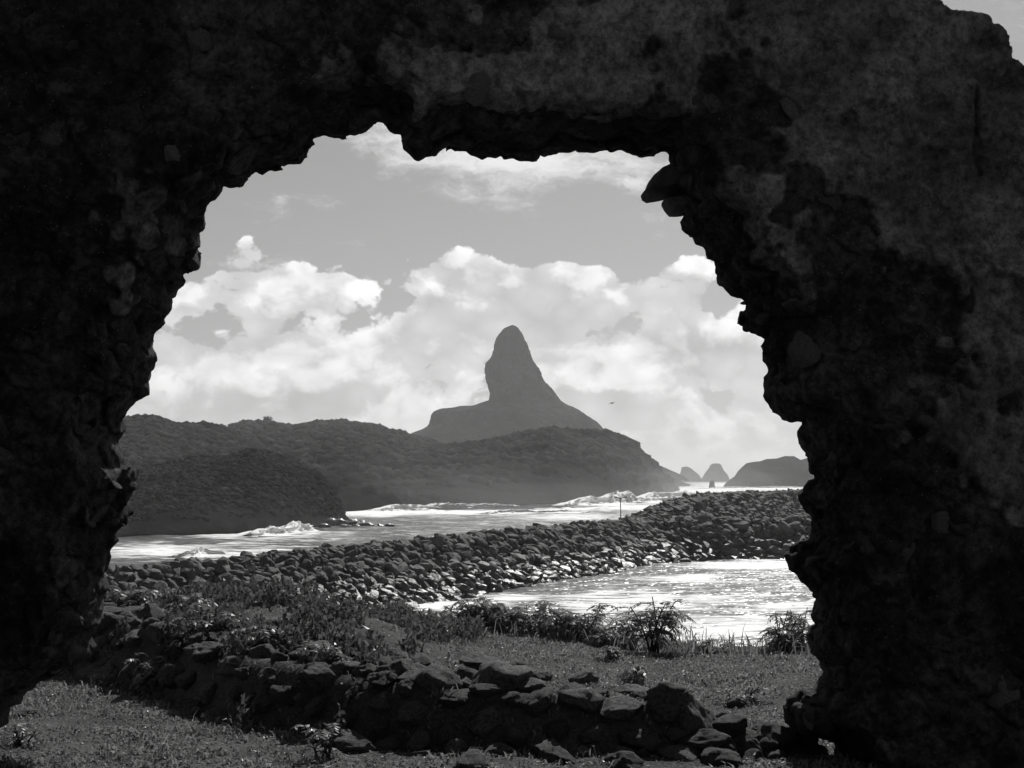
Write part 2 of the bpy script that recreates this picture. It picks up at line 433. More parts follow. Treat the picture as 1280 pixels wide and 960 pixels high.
def hill(name, label, sil, base, ridge, mat, cols=2.2, rows=44, bump=1.0, gully=6.0, p=0.6, seed=1, back=1.0, cat='hill', scale=0.05, lift=0.0):
    """A hill from the lie of its skyline, its shoreline and the distance of its ridge."""
    x0, x1 = sil[0][0], sil[-1][0]
    px = np.arange(x0, x1 + cols, cols)
    top = np.array([at(a, b, c) for a, b, c in zip(px, interp(sil, px), interp(ridge, px))])
    zr = np.maximum(top[:, 2] + lift, -2.0)
    by = interp(base, px); Yb = EYE * F / (by - 597.0); Yr = interp(ridge, px)
    Yb = np.minimum(Yb, Yr - 6)
    t = np.concatenate([np.linspace(0, 1, rows), 1 + np.linspace(0, 1, 13)[1:]])
    T, PX = np.meshgrid(t, px, indexing='ij')
    YR, YB, ZR = [np.broadcast_to(q, T.shape) for q in (Yr, Yb, zr)]
    Y = np.where(T <= 1, YB + (YR - YB) * T, YR + (YR - YB) * back * (T - 1))
    g_ = np.where(T <= 1, np.clip(T, 0, 1) ** p, 1 - np.clip(T - 1, 0, 1) ** 1.6)
    Z = -1.5 + (ZR + 1.5) * g_
    X = (PX - 640) / F * Y
    edge = np.sin(np.clip(T, 0, 1) * PI)
    Y = Y + edge * gully * fbm(X * scale, Z * scale * 0.5, 0, 4, seed)
    Y = Y + edge * gully * 0.7 * np.abs(fbm(X * scale * 2.2, Z * scale * 0.4, 0, 4, seed + 8))
    n = fbm(X * scale * 3, Y * scale * 3, Z * scale * 3, 4, seed + 3)
    Z = Z + bump * n * np.where(T <= 1, np.minimum(1, T * 6), 1)
    V = np.stack([X, Y, Z], -1).reshape(-1, 3)
    me = mesh_np(name, V, grid_faces(*T.shape)[:, ::-1], mat)
    o = tag(link(name, me), label, cat, kind='structure')
    return X, Y, Z, T, PX

# ---- forested land to the left and the headlands
H_near = hill('hill', 'low dark rounded spur above the surf at the left shore',
    [(60, 600), (110, 604), (150, 600), (200, 582), (240, 571), (280, 571), (312, 562), (335, 564), (370, 579), (392, 588), (405, 600), (415, 613), (425, 630), (432, 643), (440, 652)],
    [(60, 676), (200, 671), (300, 666), (380, 661), (440, 655)], [(60, 385), (300, 385), (440, 402)], M['hill'], 1.6, 60, 0.5, 5, 0.55, 5, scale=0.08)
H_left = hill('hill', 'scrub covered slope rising behind the dark spur',
    [(40, 530), (100, 528), (150, 524), (170, 522), (190, 521), (205, 527), (232, 530), (262, 531), (282, 537), (300, 545), (330, 560), (370, 590), (420, 630), (450, 640)],
    [(40, 636), (450, 634)], [(40, 760), (280, 780), (450, 740)], M['hill'], 2.0, 60, 1.4, 10, 0.75, 15, scale=0.05)
H_mid = hill('hill', 'long wooded ridge between the spur and the peak',
    [(200, 545), (260, 540), (282, 536), (300, 530), (322, 529), (345, 531), (362, 534), (400, 529), (430, 528), (460, 533), (480, 537), (500, 541), (512, 546), (540, 552), (570, 566), (610, 596), (640, 620)],
    [(200, 640), (440, 640), (540, 636), (640, 633)], [(200, 1150), (640, 1150)], M['hill'], 2.2, 60, 1.6, 22, 0.7, 25, scale=0.03)
H_head = hill('headland', 'dark steep headland below the rock peak with surf at its foot',
    [(440, 612), (470, 585), (500, 570), (530, 563), (570, 559), (600, 556), (625, 550), (645, 547), (662, 542), (680, 537), (700, 540), (720, 543), (750, 540), (775, 548), (790, 552), (800, 565), (815, 577), (823, 590), (835, 600), (845, 608), (852, 615)],
    [(440, 636), (560, 634), (700, 630), (800, 624), (852, 618)], [(440, 820), (600, 860), (760, 960), (852, 1060)], M['cliff'], 1.8, 60, 2.0, 26, 0.5, 35, scale=0.022, cat='headland')
hill('hill', 'faint low point beyond the headland tip', [(828, 592), (836, 594), (845, 600), (855, 604), (864, 607)], [(828, 608), (864, 608)], [(828, 2300), (864, 2300)], M['cliff'], 1.5, 20, 2, 10, 0.7, 44, scale=0.01)
H_isl = hill('island', 'flat-topped hazy island at the right edge of the opening',
    [(903, 610), (907, 603), (918, 595), (922, 588), (933, 579), (950, 577), (958, 574), (970, 573), (980, 570), (992, 570), (1000, 575), (1010, 572), (1030, 580), (1060, 588), (1090, 600), (1110, 609)],
    [(903, 609.5), (1110, 609.2)], [(903, 1950), (1110, 2050)], M['cliff'], 1.5, 40, 2.2, 30, 0.4, 55, scale=0.01, cat='island')

def lathe_rock(name, label, levels, Y, mat, depth=0.85, seg=56, rows=90, seed=3, rough=0.05, cat='rock', scale=0.02, kind='structure'):
    """A free-standing rock from its left and right outline, with an oval plan at every height."""
    lv = sorted(levels, key=lambda q: -q[0])                    # (py, left, right), from the foot up
    py = np.array([q[0] for q in lv], float)[::-1]; le = np.array([q[1] for q in lv], float)[::-1]; ri = np.array([q[2] for q in lv], float)[::-1]
    yy = np.linspace(py[-1], py[0], rows)
    L, R_ = np.interp(yy, py, le), np.interp(yy, py, ri)
    ang = np.linspace(0, 2 * PI, seg, endpoint=False)
    V = []
    for k in range(rows):
        c = at((L[k] + R_[k]) / 2, yy[k], Y); hw = (R_[k] - L[k]) / 2 / F * Y
        ca, sa = np.cos(ang), np.sin(ang)
        x, y = c.x + hw * ca, c.y + hw * depth * sa
        z = np.full(seg, c.z)
        w = 1 + rough * fbm(x * scale, y * scale, z * scale * .6, 5, seed, 0.6) / hw
        x, y = c.x + hw * ca * w, c.y + hw * depth * sa * w
        w = w + rough * 0.8 / hw * fbm(ang * 5.0, z * scale * 0.25, 2.0, 4, seed + 9, 0.6) * min(1.0, (rows - 1 - k) / 5)
        x, y = c.x + hw * ca * w, c.y + hw * depth * sa * w
        z = z + 0.5 * rough * fbm(x * scale, y * scale, 3, 5, seed + 2, 0.6) * min(1.0, (rows - 1 - k) / 6)
        V.append(np.stack([x, y, z], -1))
    V = np.concatenate(V); idx = np.arange(rows * seg).reshape(rows, seg)
    a, b = idx[:-1], idx[1:]
    Fq = np.stack([a, np.roll(a, -1, 1), np.roll(b, -1, 1), b], -1).reshape(-1, 4)
    V = np.vstack([V, V[idx[-1]].mean(0) + [0, 0, 0.3 / F * Y]])
    tip = np.stack([idx[-1], np.roll(idx[-1], -1), np.full(seg, len(V) - 1)], -1)
    o = link(name, mesh_np(name, V, [Fq, tip], mat)); tag(o, label, cat, kind=kind); return o
PEAK = [(600, 440, 860), (575, 470, 812), (560, 492, 788), (546, 506, 764), (541, 517, 758), (535, 536, 752), (528, 539, 745), (521, 541, 734), (516, 545, 726), (513, 555, 722), (508, 584, 714),
        (503, 602, 703), (499, 611, 697.5), (490, 612, 690), (480, 610.5, 681), (470, 608.5, 677), (460, 607.5, 673), (453, 609, 668), (447, 615.5, 665), (442, 617.5, 663),
        (432, 618.5, 660), (424, 621, 656.5), (417, 625.5, 653), (412, 630, 650), (408.5, 634, 646.5), (406.5, 638, 643)]
lathe_rock('rock_peak', 'tall finger of bare rock rising from a broad hazy mount', PEAK, 1900, M['peak'], 0.8, 150, 170, 3, 6.5, 'mountain', 0.045)
lathe_rock('rock_islet', 'first of the two pale twin islets past the headland tip', [(606, 840, 884), (602, 845, 878), (597, 848, 875), (592, 851, 870), (588, 853, 865.5), (585, 854, 862), (583.5, 855.5, 860)], 4000, M['peak'], 0.9, 60, 50, 12, 8.0, 'islet', 0.03)
lathe_rock('rock_islet', 'second and taller of the two pale twin islets, nearer the flat island', [(606, 872, 918), (602, 876, 913), (598, 878, 910.5), (592, 882, 907), (588, 885, 903), (584, 887.5, 900.5), (580.5, 890, 899), (579.5, 892, 898)], 4100, M['peak'], 0.9, 60, 50, 17, 8.0, 'islet', 0.03)
lathe_rock('sea_stack', 'small upright sea stack standing between the islets and island', [(612, 884, 896), (610, 886, 894), (606, 886.5, 893.5), (603, 887, 893.2), (601, 888, 892)], 1600, M['cliff'], 0.9, 30, 30, 5, 0.7, 'sea stack', 0.3, kind='thing')

# ---- scrub on the hills: one mass per hill
def scrub(name, label, H, n, size, seed, mat, tmin=0.25):
    X, Y, Z, T, PX = H
    rng = np.random.default_rng(seed)
    ok = np.argwhere((T[:-1, :-1] > tmin) & (T[:-1, :-1] <= 1.02) & (PX[:-1, :-1] > 95) & (Z[:-1, :-1] > 2.5))
    # pick by true area so that the cover is even
    i0, j0 = ok[:, 0], ok[:, 1]
    P = np.stack([X, Y, Z], -1)
    ar = np.linalg.norm(np.cross(P[i0 + 1, j0] - P[i0, j0], P[i0, j0 + 1] - P[i0, j0]), axis=1)
    tt = T[i0, j0]; nz = fbm(P[i0, j0, 0] * 3.0 / size / 12, P[i0, j0, 1] * 3.0 / size / 12, 0, 4, seed)
    ar = ar * np.clip((tt - tmin) / 0.35 + nz * 1.6, 0.02, 1.0) * np.clip(1 + nz * 1.2, .2, 2)
    pick = rng.choice(len(ok), n, p=ar / ar.sum())
    i, j = i0[pick], j0[pick]; u, v = rng.random((2, n, 1))
    C = P[i, j] * (1 - u) * (1 - v) + P[i + 1, j] * u * (1 - v) + P[i, j + 1] * (1 - u) * v + P[i + 1, j + 1] * u * v
    bm = bmesh.new(); bmesh.ops.create_icosphere(bm, subdivisions=1, radius=1.0)
    B = np.array([q.co[:] for q in bm.verts]); Fb = np.array([[q.index for q in f.verts] for f in bm.faces]); bm.free()
    s = size * np.minimum(rng.lognormal(0, 0.5, (n, 1, 1)), 2.4)
    jit = 1 + rng.uniform(-0.28, 0.28, (n, len(B), 1))
    V = C[:, None, :] + B[None] * jit * s * np.array([1.2, 1.2, 0.85])
    Fc = (Fb[None] + (np.arange(n) * len(B))[:, None, None]).reshape(-1, 3)
    o = link(name, mesh_np(name, V.reshape(-1, 3), Fc, mat, True)); tag(o, label, 'scrub', kind='stuff')
scrub('scrub', 'dense low scrub on the dark near spur', H_near, 11000, 0.36, 1, M['scrub'], 0.02)
scrub('scrub', 'bushy scrub cover on the slope behind the spur', H_left, 7500, 1.05, 2, M['scrub'], 0.05)
scrub('scrub', 'wooded cover on the long ridge below the peak', H_mid, 7500, 1.6, 3, M['scrub'], 0.0)
scrub('scrub', 'scrub along the brow of the dark headland', H_head, 8000, 1.5, 4, M['scrub'], 0.08)

def tube(V, Fc, pts, rad, seg=6):
    """Append a tapered tube along pts to the lists V and Fc."""
    pts = [Vector(p) for p in pts]; base = len(V)
    for k, p in enumerate(pts):
        d = (pts[min(k + 1, len(pts) - 1)] - pts[max(k - 1, 0)]).normalized()
        a = d.orthogonal().normalized(); b = d.cross(a)
        r = rad[k] if hasattr(rad, '__len__') else rad
        for s_ in range(seg):
            t = 2 * PI * s_ / seg; V.append(tuple(p + (a * math.cos(t) + b * math.sin(t)) * r))
    for k in range(len(pts) - 1):
        for s_ in range(seg):
            i = base + k * seg + s_; j = base + k * seg + (s_ + 1) % seg
            Fc.append((i, j, j + seg, i + seg))
def leaf_ball(n, rx, rz, size, seed, flat=0.4):
    rng = np.random.default_rng(seed)
    d = rng.normal(size=(n, 3)); d /= np.linalg.norm(d, axis=1, keepdims=True)
    c = d * (rng.random((n, 1)) ** 0.45) * np.array([rx, rx, rz])
    c *= 1 + 0.35 * fbm(d[:, 0] * 2 + seed, d[:, 1] * 2, d[:, 2] * 2, 2, seed)[:, None]
    a = rng.normal(size=(n, 3)); a /= np.linalg.norm(a, axis=1, keepdims=True)
    b = np.cross(a, rng.normal(size=(n, 3))); b /= np.linalg.norm(b, axis=1, keepdims=True)
    s = size * rng.uniform(0.6, 1.4, (n, 1))
    V = np.stack([c - a * s, c + b * s * 0.5, c + a * s, c - b * s * 0.5], 1).reshape(-1, 3)
    return V, np.arange(4 * n).reshape(-1, 4)
def ridge_tree(label, px, py, Y, h, w, seed):
    b = at(px, py, Y); t = empty('ridge_tree', b); tag(t, label, 'tree')
    V, Fc = [], []
    tube(V, Fc, [(0, 0, -2), (0.2, 0, h * 0.35), (-0.3, 0.1, h * 0.7)], [h * .05, h * .04, h * .015])
    for k in range(4):
        a = k * 1.7; tube(V, Fc, [(0.1, 0, h * .38), (math.cos(a) * w * .3, math.sin(a) * w * .3, h * .7)], [h * .025, h * .01], 5)
    link('trunk', mesh_np('trunk', V, np.array(Fc), M['bark']), t)
    v, f = leaf_ball(420, w * .5, h * .34, h * .075, seed); v[:, 2] += h * .68
    link('crown', mesh_np('crown', v, f, M['scrub'], False), t)
ridge_tree('ragged lone tree sticking up on the ridge left of the peak', 334, 532, 1150, 7.0, 8.0, 1)
ridge_tree('small rounded tree near the end of the wooded ridge', 463, 536.5, 1150, 5.1, 6.7, 2)
ridge_tree('low spreading tree on the crest near the ragged lone tree', 307, 533, 1150, 4.8, 9.6, 3)

# ------------------------------------------------------------------ breakwater
BW_A = [(-60, 40, 5.0), (-42, 74, 5.0), (-27, 108, 5.0), (-8, 158, 5.0), (18, 222, 5.2), (34, 224, 5.3), (52, 222, 5.5), (80, 214, 5.5)]
BW_B = [(17, 226, 4.6), (23, 240, 6.4), (29.5, 258, 8.0), (45, 300, 8.1), (66, 350, 8.1), (96, 420, 8.0)]
def bw_height(x, y):
    x, y = np.asarray(x, float), np.asarray(y, float); h = np.full(x.shape, -9.0)
    for line, hw, sl in ((BW_A, 1.6, 0.74), (BW_B, 2.0, 0.80)):
        for (ax, ay, az_), (bx, by, bz) in zip(line[:-1], line[1:]):
            dx, dy = bx - ax, by - ay; t = np.clip(((x - ax) * dx + (y - ay) * dy) / (dx * dx + dy * dy), 0, 1)
            d = np.hypot(x - ax - t * dx, y - ay - t * dy)
            h = np.maximum(h, az_ - 0.5 + (bz - az_) * t - sl * np.maximum(0, d - hw))
    return h
def build_breakwater():
    rng = np.random.default_rng(11)
    root = empty('breakwater', (-8, 158, 0)); tag(root, 'long rubble breakwater of dark boulders bending across the bay', 'breakwater')
    off = np.array([-8, 158, 0.0])
    xs, ys = np.arange(-62, 100, 1.5), np.arange(50, 425, 1.5)
    gx, gy = np.meshgrid(xs, ys, indexing='ij'); gz = bw_height(gx, gy) - 0.7
    V = np.stack([gx, gy, np.maximum(gz, -3)], -1).reshape(-1, 3) - off
    Fq = grid_faces(*gx.shape); keep = (gz.reshape(-1)[Fq].max(1) > -1.5)
    link('core', mesh_np('core', V, Fq[keep], M['boulder']), root)
    pts = []
    step = 0.82
    for x in np.arange(-48, 92, step):
        for y in np.arange(84, 400, step):
            pts.append((x + rng.uniform(-.5, .5), y + rng.uniform(-.5, .5)))
    P = np.array(pts); h = bw_height(P[:, 0], P[:, 1])
    px = 640 + F * P[:, 0] / P[:, 1]; py = 597 + F * (EYE - h) / P[:, 1]
    # keep the sides that face the viewer (and the crest)
    e = 1.0; D = np.hypot(P[:, 0], P[:, 1]); ux, uy = P[:, 0] / D, P[:, 1] / D
    gr = (bw_height(P[:, 0] + ux * e, P[:, 1] + uy * e) - h) / e
    ok = (h > -0.7) & (D < 372) & (px > 60) & (px < 1090) & (gr > -0.30)
    P, h, D = P[ok], h[ok], D[ok]; px = px[ok]; py = py[ok]
    n = len(P); s = np.minimum(rng.lognormal(0, 0.36, n), 1.6) * 0.56 * np.clip(D / 175.0, 0.74, 1.1)
    dims = np.stack([s * rng.uniform(1.0, 1.5, n), s * rng.uniform(.75, 1.15, n), s * rng.uniform(.5, .9, n)], -1)
    rot = np.stack([rng.uniform(-.45, .45, n), rng.uniform(-.3, .8, n), rng.normal(-0.3, .8, n)], -1)
    pool = rocks('boulder', 14, 300, 3, 1.0, M['boulder'], False)
    seen = (px > 135) & (px < 1020) & (py < 770)
    score = np.where(seen, dims[:, 0] / D, 0); order = np.argsort(-score)
    big, rest = order[:300], order[300:]
    for k in big:
        link('boulder', pool[k % 14], root, (P[k, 0] - off[0], P[k, 1] - off[1], h[k] + rng.uniform(-.25, .25)), rot[k], dims[k])
    pool1 = rocks('boulder', 10, 400, 2, 1.0, M['boulder']) + rocks('boulder', 10, 500, 1, 1.0, M['boulder'])
    VV, FF, base = [], [], 0
    data = [(np.array([v.co[:] for v in m.vertices]), np.array([p.vertices[:] for p in m.polygons])) for m in pool1]
    from mathutils import Euler
    for k in rest:
        v, f = data[k % 10 + (10 if D[k] > 205 else 0)]
        Rm = np.array(Euler(rot[k]).to_matrix())
        VV.append((v * dims[k]) @ Rm.T + [P[k, 0] - off[0], P[k, 1] - off[1], h[k] + rng.uniform(-.25, .25)]); FF.append(f + base); base += len(v)
    o = link('boulders', mesh_np('boulders', np.concatenate(VV), np.concatenate(FF), M['boulder'], False), root); o['kind'] = 'stuff'
    print('breakwater boulders', n)
build_breakwater()

# ------------------------------------------------------------------ near ground
G0 = 9.4
FRONT = [(-3.4, 12.6), (-2.65, 11.75), (-1.85, 10.5), (-1.1, 9.75), (-0.5, 9.35), (0.4, 9.2), (1.1, 9.15), (1.55, 9.25)]
def seg_dist(x, y, line):
    best = np.full(np.shape(x), 99.0); side = np.zeros(np.shape(x)); tt = np.zeros(np.shape(x))
    acc = 0.0
    for (ax, ay), (bx, by) in zip(line[:-1], line[1:]):
        dx, dy = bx - ax, by - ay; L2 = dx * dx + dy * dy
        t = np.clip(((x - ax) * dx + (y - ay) * dy) / L2, 0, 1)
        d = np.hypot(x - ax - t * dx, y - ay - t * dy)
        s = dx * (y - ay) - dy * (x - ax)
        m = d < best
        best = np.where(m, d, best); side = np.where(m, np.sign(s), side); tt = np.where(m, acc + t * math.sqrt(L2), tt); acc += math.sqrt(L2)
    return best, side, tt, acc
def edge_y(x):
    return np.interp(x, [-9, -4, -1.5, 0.0, 1.0, 2.0, 3.2, 6, 9], [19, 18.5, 17.3, 16.6, 15.7, 15.0, 14.8, 15.2, 15.5])
def ground_z(x, y):
    x, y = np.asarray(x, float), np.asarray(y, float)
    z = G0 + 0.05 * fbm(x * 0.6, y * 0.6, 0, 3, 2) + 0.015 * fbm(x * 4, y * 4, 0, 3, 4)
    d, s, t, L = seg_dist(x, y, FRONT)
    sd = d * s                                    # behind the stone face: positive
    h = np.interp(t, [0, 1.2, 2.6, 3.6, 4.6, 5.6, L], [0.42, 0.44, 0.40, 0.36, 0.34, 0.30, 0.10])
    back = np.interp(t, [0, 2.0, 3.4, 4.6, L], [4.5, 3.0, 1.3, 0.8, 0.6])
    prof = sstep(-0.10, 0.12, sd) * (1 - sstep(0.35 * back, back, sd))
    end = np.where((t >= L - 1e-6), np.exp(-(d / 0.35) ** 2), 1.0)
    z = z + h * prof * end
    # the overgrown heap behind the left part
    z = z + 0.03 * np.exp(-((x + 3.3) / 1.5) ** 2 - ((y - 14.2) / 1.3) ** 2) + 0.08 * np.exp(-((x + 1.6) / 0.9) ** 2 - ((y - 12.8) / 1.0) ** 2)
    e = edge_y(x) + 0.25 * fbm(x * 0.9, 0, 0, 3, 6)
    over = np.maximum(0, y - e)
    z = z - over * sstep(0, 1.6, over) * 0.75
    return np.maximum(z, -2.0)
def build_ground():
    xs = np.concatenate([[-400, -200, -90, -50, -30, -20, -14, -10, -7.5], np.arange(-5.5, 5.5, 0.06), [6, 7, 8.5, 11, 15, 22, 34, 60, 120, 300]])
    ys = np.concatenate([[-500, -200, -80, -40, -20, -10, -4, 0, 3, 5, 6.5, 7.5], np.arange(8.0, 18.6, 0.06), [19, 20, 21.5, 23.5, 26, 29, 33, 36, 40]])
    X, Y = np.meshgrid(xs, ys, indexing='ij')
    V = np.stack([X, Y, ground_z(X, Y)], -1).reshape(-1, 3)
    tag(link('ground', mesh_np('ground', V, grid_faces(*X.shape), M['soil'])), 'grassy blufftop ground inside and beyond the ruined wall', 'ground', kind='structure')
build_ground()
def on_ground(px, py, lo=8.0, hi=19.0):
    Ys = np.linspace(lo, hi, 900); P = np.array([at(px, py, q)[:] for q in Ys])
    under = P[:, 2] <= ground_z(P[:, 0], P[:, 1]); k = int(np.argmax(under)) if under.any() else len(Ys) - 1
    return Vector((P[k, 0], P[k, 1], float(ground_z(P[k, 0], P[k, 1]))))

# ------------------------------------------------------------------ the ruined wall
HOLE = [(0, 910), (6, 904), (12, 882), (31, 869), (41, 857), (44, 851), (60, 840), (85, 833), (112, 823), (117, 811), (108, 797), (112, 788), (125, 780), (128, 754), (134, 735), (130, 718), (131, 707), (137, 690), (146, 677), (141, 664),
    (157, 657), (161, 648), (156, 627), (163, 616), (169.5, 599), (169, 588), (154, 582), (150, 562), (144, 551), (154, 541), (152, 530), (154, 522), (161, 511), (172, 500), (185, 494), (187.5, 485), (188, 468), (193, 457), (196, 449), (193, 432), (195, 417),
    (206, 404), (214, 386), (213, 376), (216, 361), (229, 345), (246, 332), (244, 322), (248, 311), (246, 292), (256, 281), (257, 259), (276, 243), (277, 234), (287, 233), (298, 235), (306, 227), (322, 216), (334, 209), (352, 206), (373, 201), (386, 184), (390, 172), (412, 172), (416, 169.5), (429, 169), (435, 164), (446, 164), (459, 159), (470, 153), (481, 156), (486, 163), (494, 165),
    (502, 164), (504, 184), (512.5, 195), (522, 202), (529, 197), (544, 196), (552, 187.5), (561, 181), (574, 182), (587.5, 190), (608, 195), (640, 192), (670, 196), (685, 191), (711, 190.5), (737.5, 188), (754, 185), (779, 186), (790, 191), (799, 198), (816, 194), (829, 190.5), (835, 193), (838, 215), (843, 240), (847, 262), (854, 267), (850, 277.5), (849, 287), (857.5, 294), (866, 299),
    (880, 303), (886, 310), (889, 323), (894.6, 327), (893, 340), (896, 352), (905, 362.5), (917.5, 371), (928, 373), (935, 378), (934, 386), (927, 390), (928, 404), (934, 412.5), (947, 420), (958, 423), (953, 433), (956, 452), (964.6, 462.5), (955, 471), (956, 494), (965, 514.6), (978, 528), (1002, 529), (999, 542), (1001, 554), (1009, 567), (1014, 577), (1011, 587.5), (1019.6, 594),
    (1019.6, 600), (1007, 608), (999, 619), (1005, 633), (1015, 646), (1017.5, 662.5), (1009, 675), (990, 681), (982, 694), (987, 710), (1001, 721), (1015, 730), (1014, 744), (1020, 752), (1015, 769), (1017, 779), (1011, 794), (1015, 810), (1029, 829), (1028, 844), (1017, 860), (998, 863), (984, 872.5), (982.5, 885), (987, 905), (1010, 915), (1040, 925), (1050, 960), (1050, 1120), (-60, 1120), (-45, 960), (-25, 925)]
CREST = [(-400, -420), (-100, -260), (200, -190), (500, -170), (800, -150), (1000, -110), (1110, -40), (1140, -12), (1165, 5), (1178, 12), (1190, 19), (1208, 23), (1228, 28), (1245, 38), (1254, 50), (1260, 66), (1263, 82), (1277, 94), (1298, 118), (1330, 130), (1400, 190), (1500, 240), (1700, 330)]
WY0, WY1, WYS = 8.60, 9.45, 9.28

def poly_sdf(px, pz, poly):
    """Signed distance: positive inside the polygon."""
    d = np.full(px.shape, 1e9); inside = np.zeros(px.shape, bool)
    n = len(poly)
    for i in range(n):
        ax, ay = poly[i]; bx, by = poly[(i + 1) % n]; dx, dy = bx - ax, by - ay
        t = np.clip(((px - ax) * dx + (pz - ay) * dy) / (dx * dx + dy * dy + 1e-12), 0, 1)
        d = np.minimum(d, (px - ax - t * dx) ** 2 + (pz - ay - t * dy) ** 2)
        c = (ay > pz) != (by > pz)
        with np.errstate(divide='ignore', invalid='ignore'):
            xi = ax + (pz - ay) * dx / (dy if dy else 1e-9)
        inside ^= c & (px < xi)
    d = np.sqrt(d); return np.where(inside, d, -d)
def surface_nets(Fv, org, h):
    nx, ny, nz = Fv.shape; s = Fv < 0
    corners = [(a, b, c) for a in (0, 1) for b in (0, 1) for c in (0, 1)]
    cnt = sum(s[a:nx - 1 + a, b:ny - 1 + b, c:nz - 1 + c].astype(np.int8) for a, b, c in corners)
    idx = np.argwhere((cnt > 0) & (cnt < 8))
    vals = np.stack([Fv[idx[:, 0] + a, idx[:, 1] + b, idx[:, 2] + c] for a, b, c in corners], 1)
    acc = np.zeros((len(idx), 3)); num = np.zeros(len(idx)); cs = np.array(corners, float)
    for i in range(8):
        for j in range(i + 1, 8):
            if sum(abs(p - q) for p, q in zip(corners[i], corners[j])) != 1: continue
            m = (vals[:, i] < 0) != (vals[:, j] < 0)
            t = np.where(m, vals[:, i] / np.where(m, vals[:, i] - vals[:, j], 1), 0)
            acc += np.where(m[:, None], cs[i] + (cs[j] - cs[i]) * t[:, None], 0); num += m
    V = (idx + acc / num[:, None]) * h + org
    mp = np.full((nx - 1, ny - 1, nz - 1), -1, np.int32); mp[tuple(idx.T)] = np.arange(len(idx))
    quads = []
    for ax in range(3):
        sl0 = [slice(None)] * 3; sl1 = [slice(None)] * 3; sl0[ax] = slice(0, -1); sl1[ax] = slice(1, None)
        e = np.argwhere(s[tuple(sl0)] != s[tuple(sl1)])
        b, c = (ax + 1) % 3, (ax + 2) % 3
        dims = [nx - 1, ny - 1, nz - 1]
        e = e[(e[:, b] > 0) & (e[:, c] > 0) & (e[:, b] < dims[b]) & (e[:, c] < dims[c])]
        def cell(db, dc):
            q = e.copy(); q[:, b] -= db; q[:, c] -= dc; return mp[tuple(q.T)]
        q = np.stack([cell(1, 1), cell(0, 1), cell(0, 0), cell(1, 0)], 1)
        neg = s[tuple(e.T)]
        q = np.where(neg[:, None], q, q[:, ::-1]); quads.append(q)
    Q = np.concatenate(quads); return V, Q[(Q >= 0).all(1)]
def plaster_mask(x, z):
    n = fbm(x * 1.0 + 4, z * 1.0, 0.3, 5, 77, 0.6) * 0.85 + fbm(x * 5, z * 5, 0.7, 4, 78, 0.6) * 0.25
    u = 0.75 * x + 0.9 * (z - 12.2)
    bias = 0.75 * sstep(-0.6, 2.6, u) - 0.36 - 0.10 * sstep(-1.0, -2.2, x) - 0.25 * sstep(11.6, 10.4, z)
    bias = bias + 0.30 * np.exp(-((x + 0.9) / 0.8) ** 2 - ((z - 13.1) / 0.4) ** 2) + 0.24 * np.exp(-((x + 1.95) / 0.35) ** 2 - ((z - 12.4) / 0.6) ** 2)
    return sstep(-0.02, 0.06, n + bias)
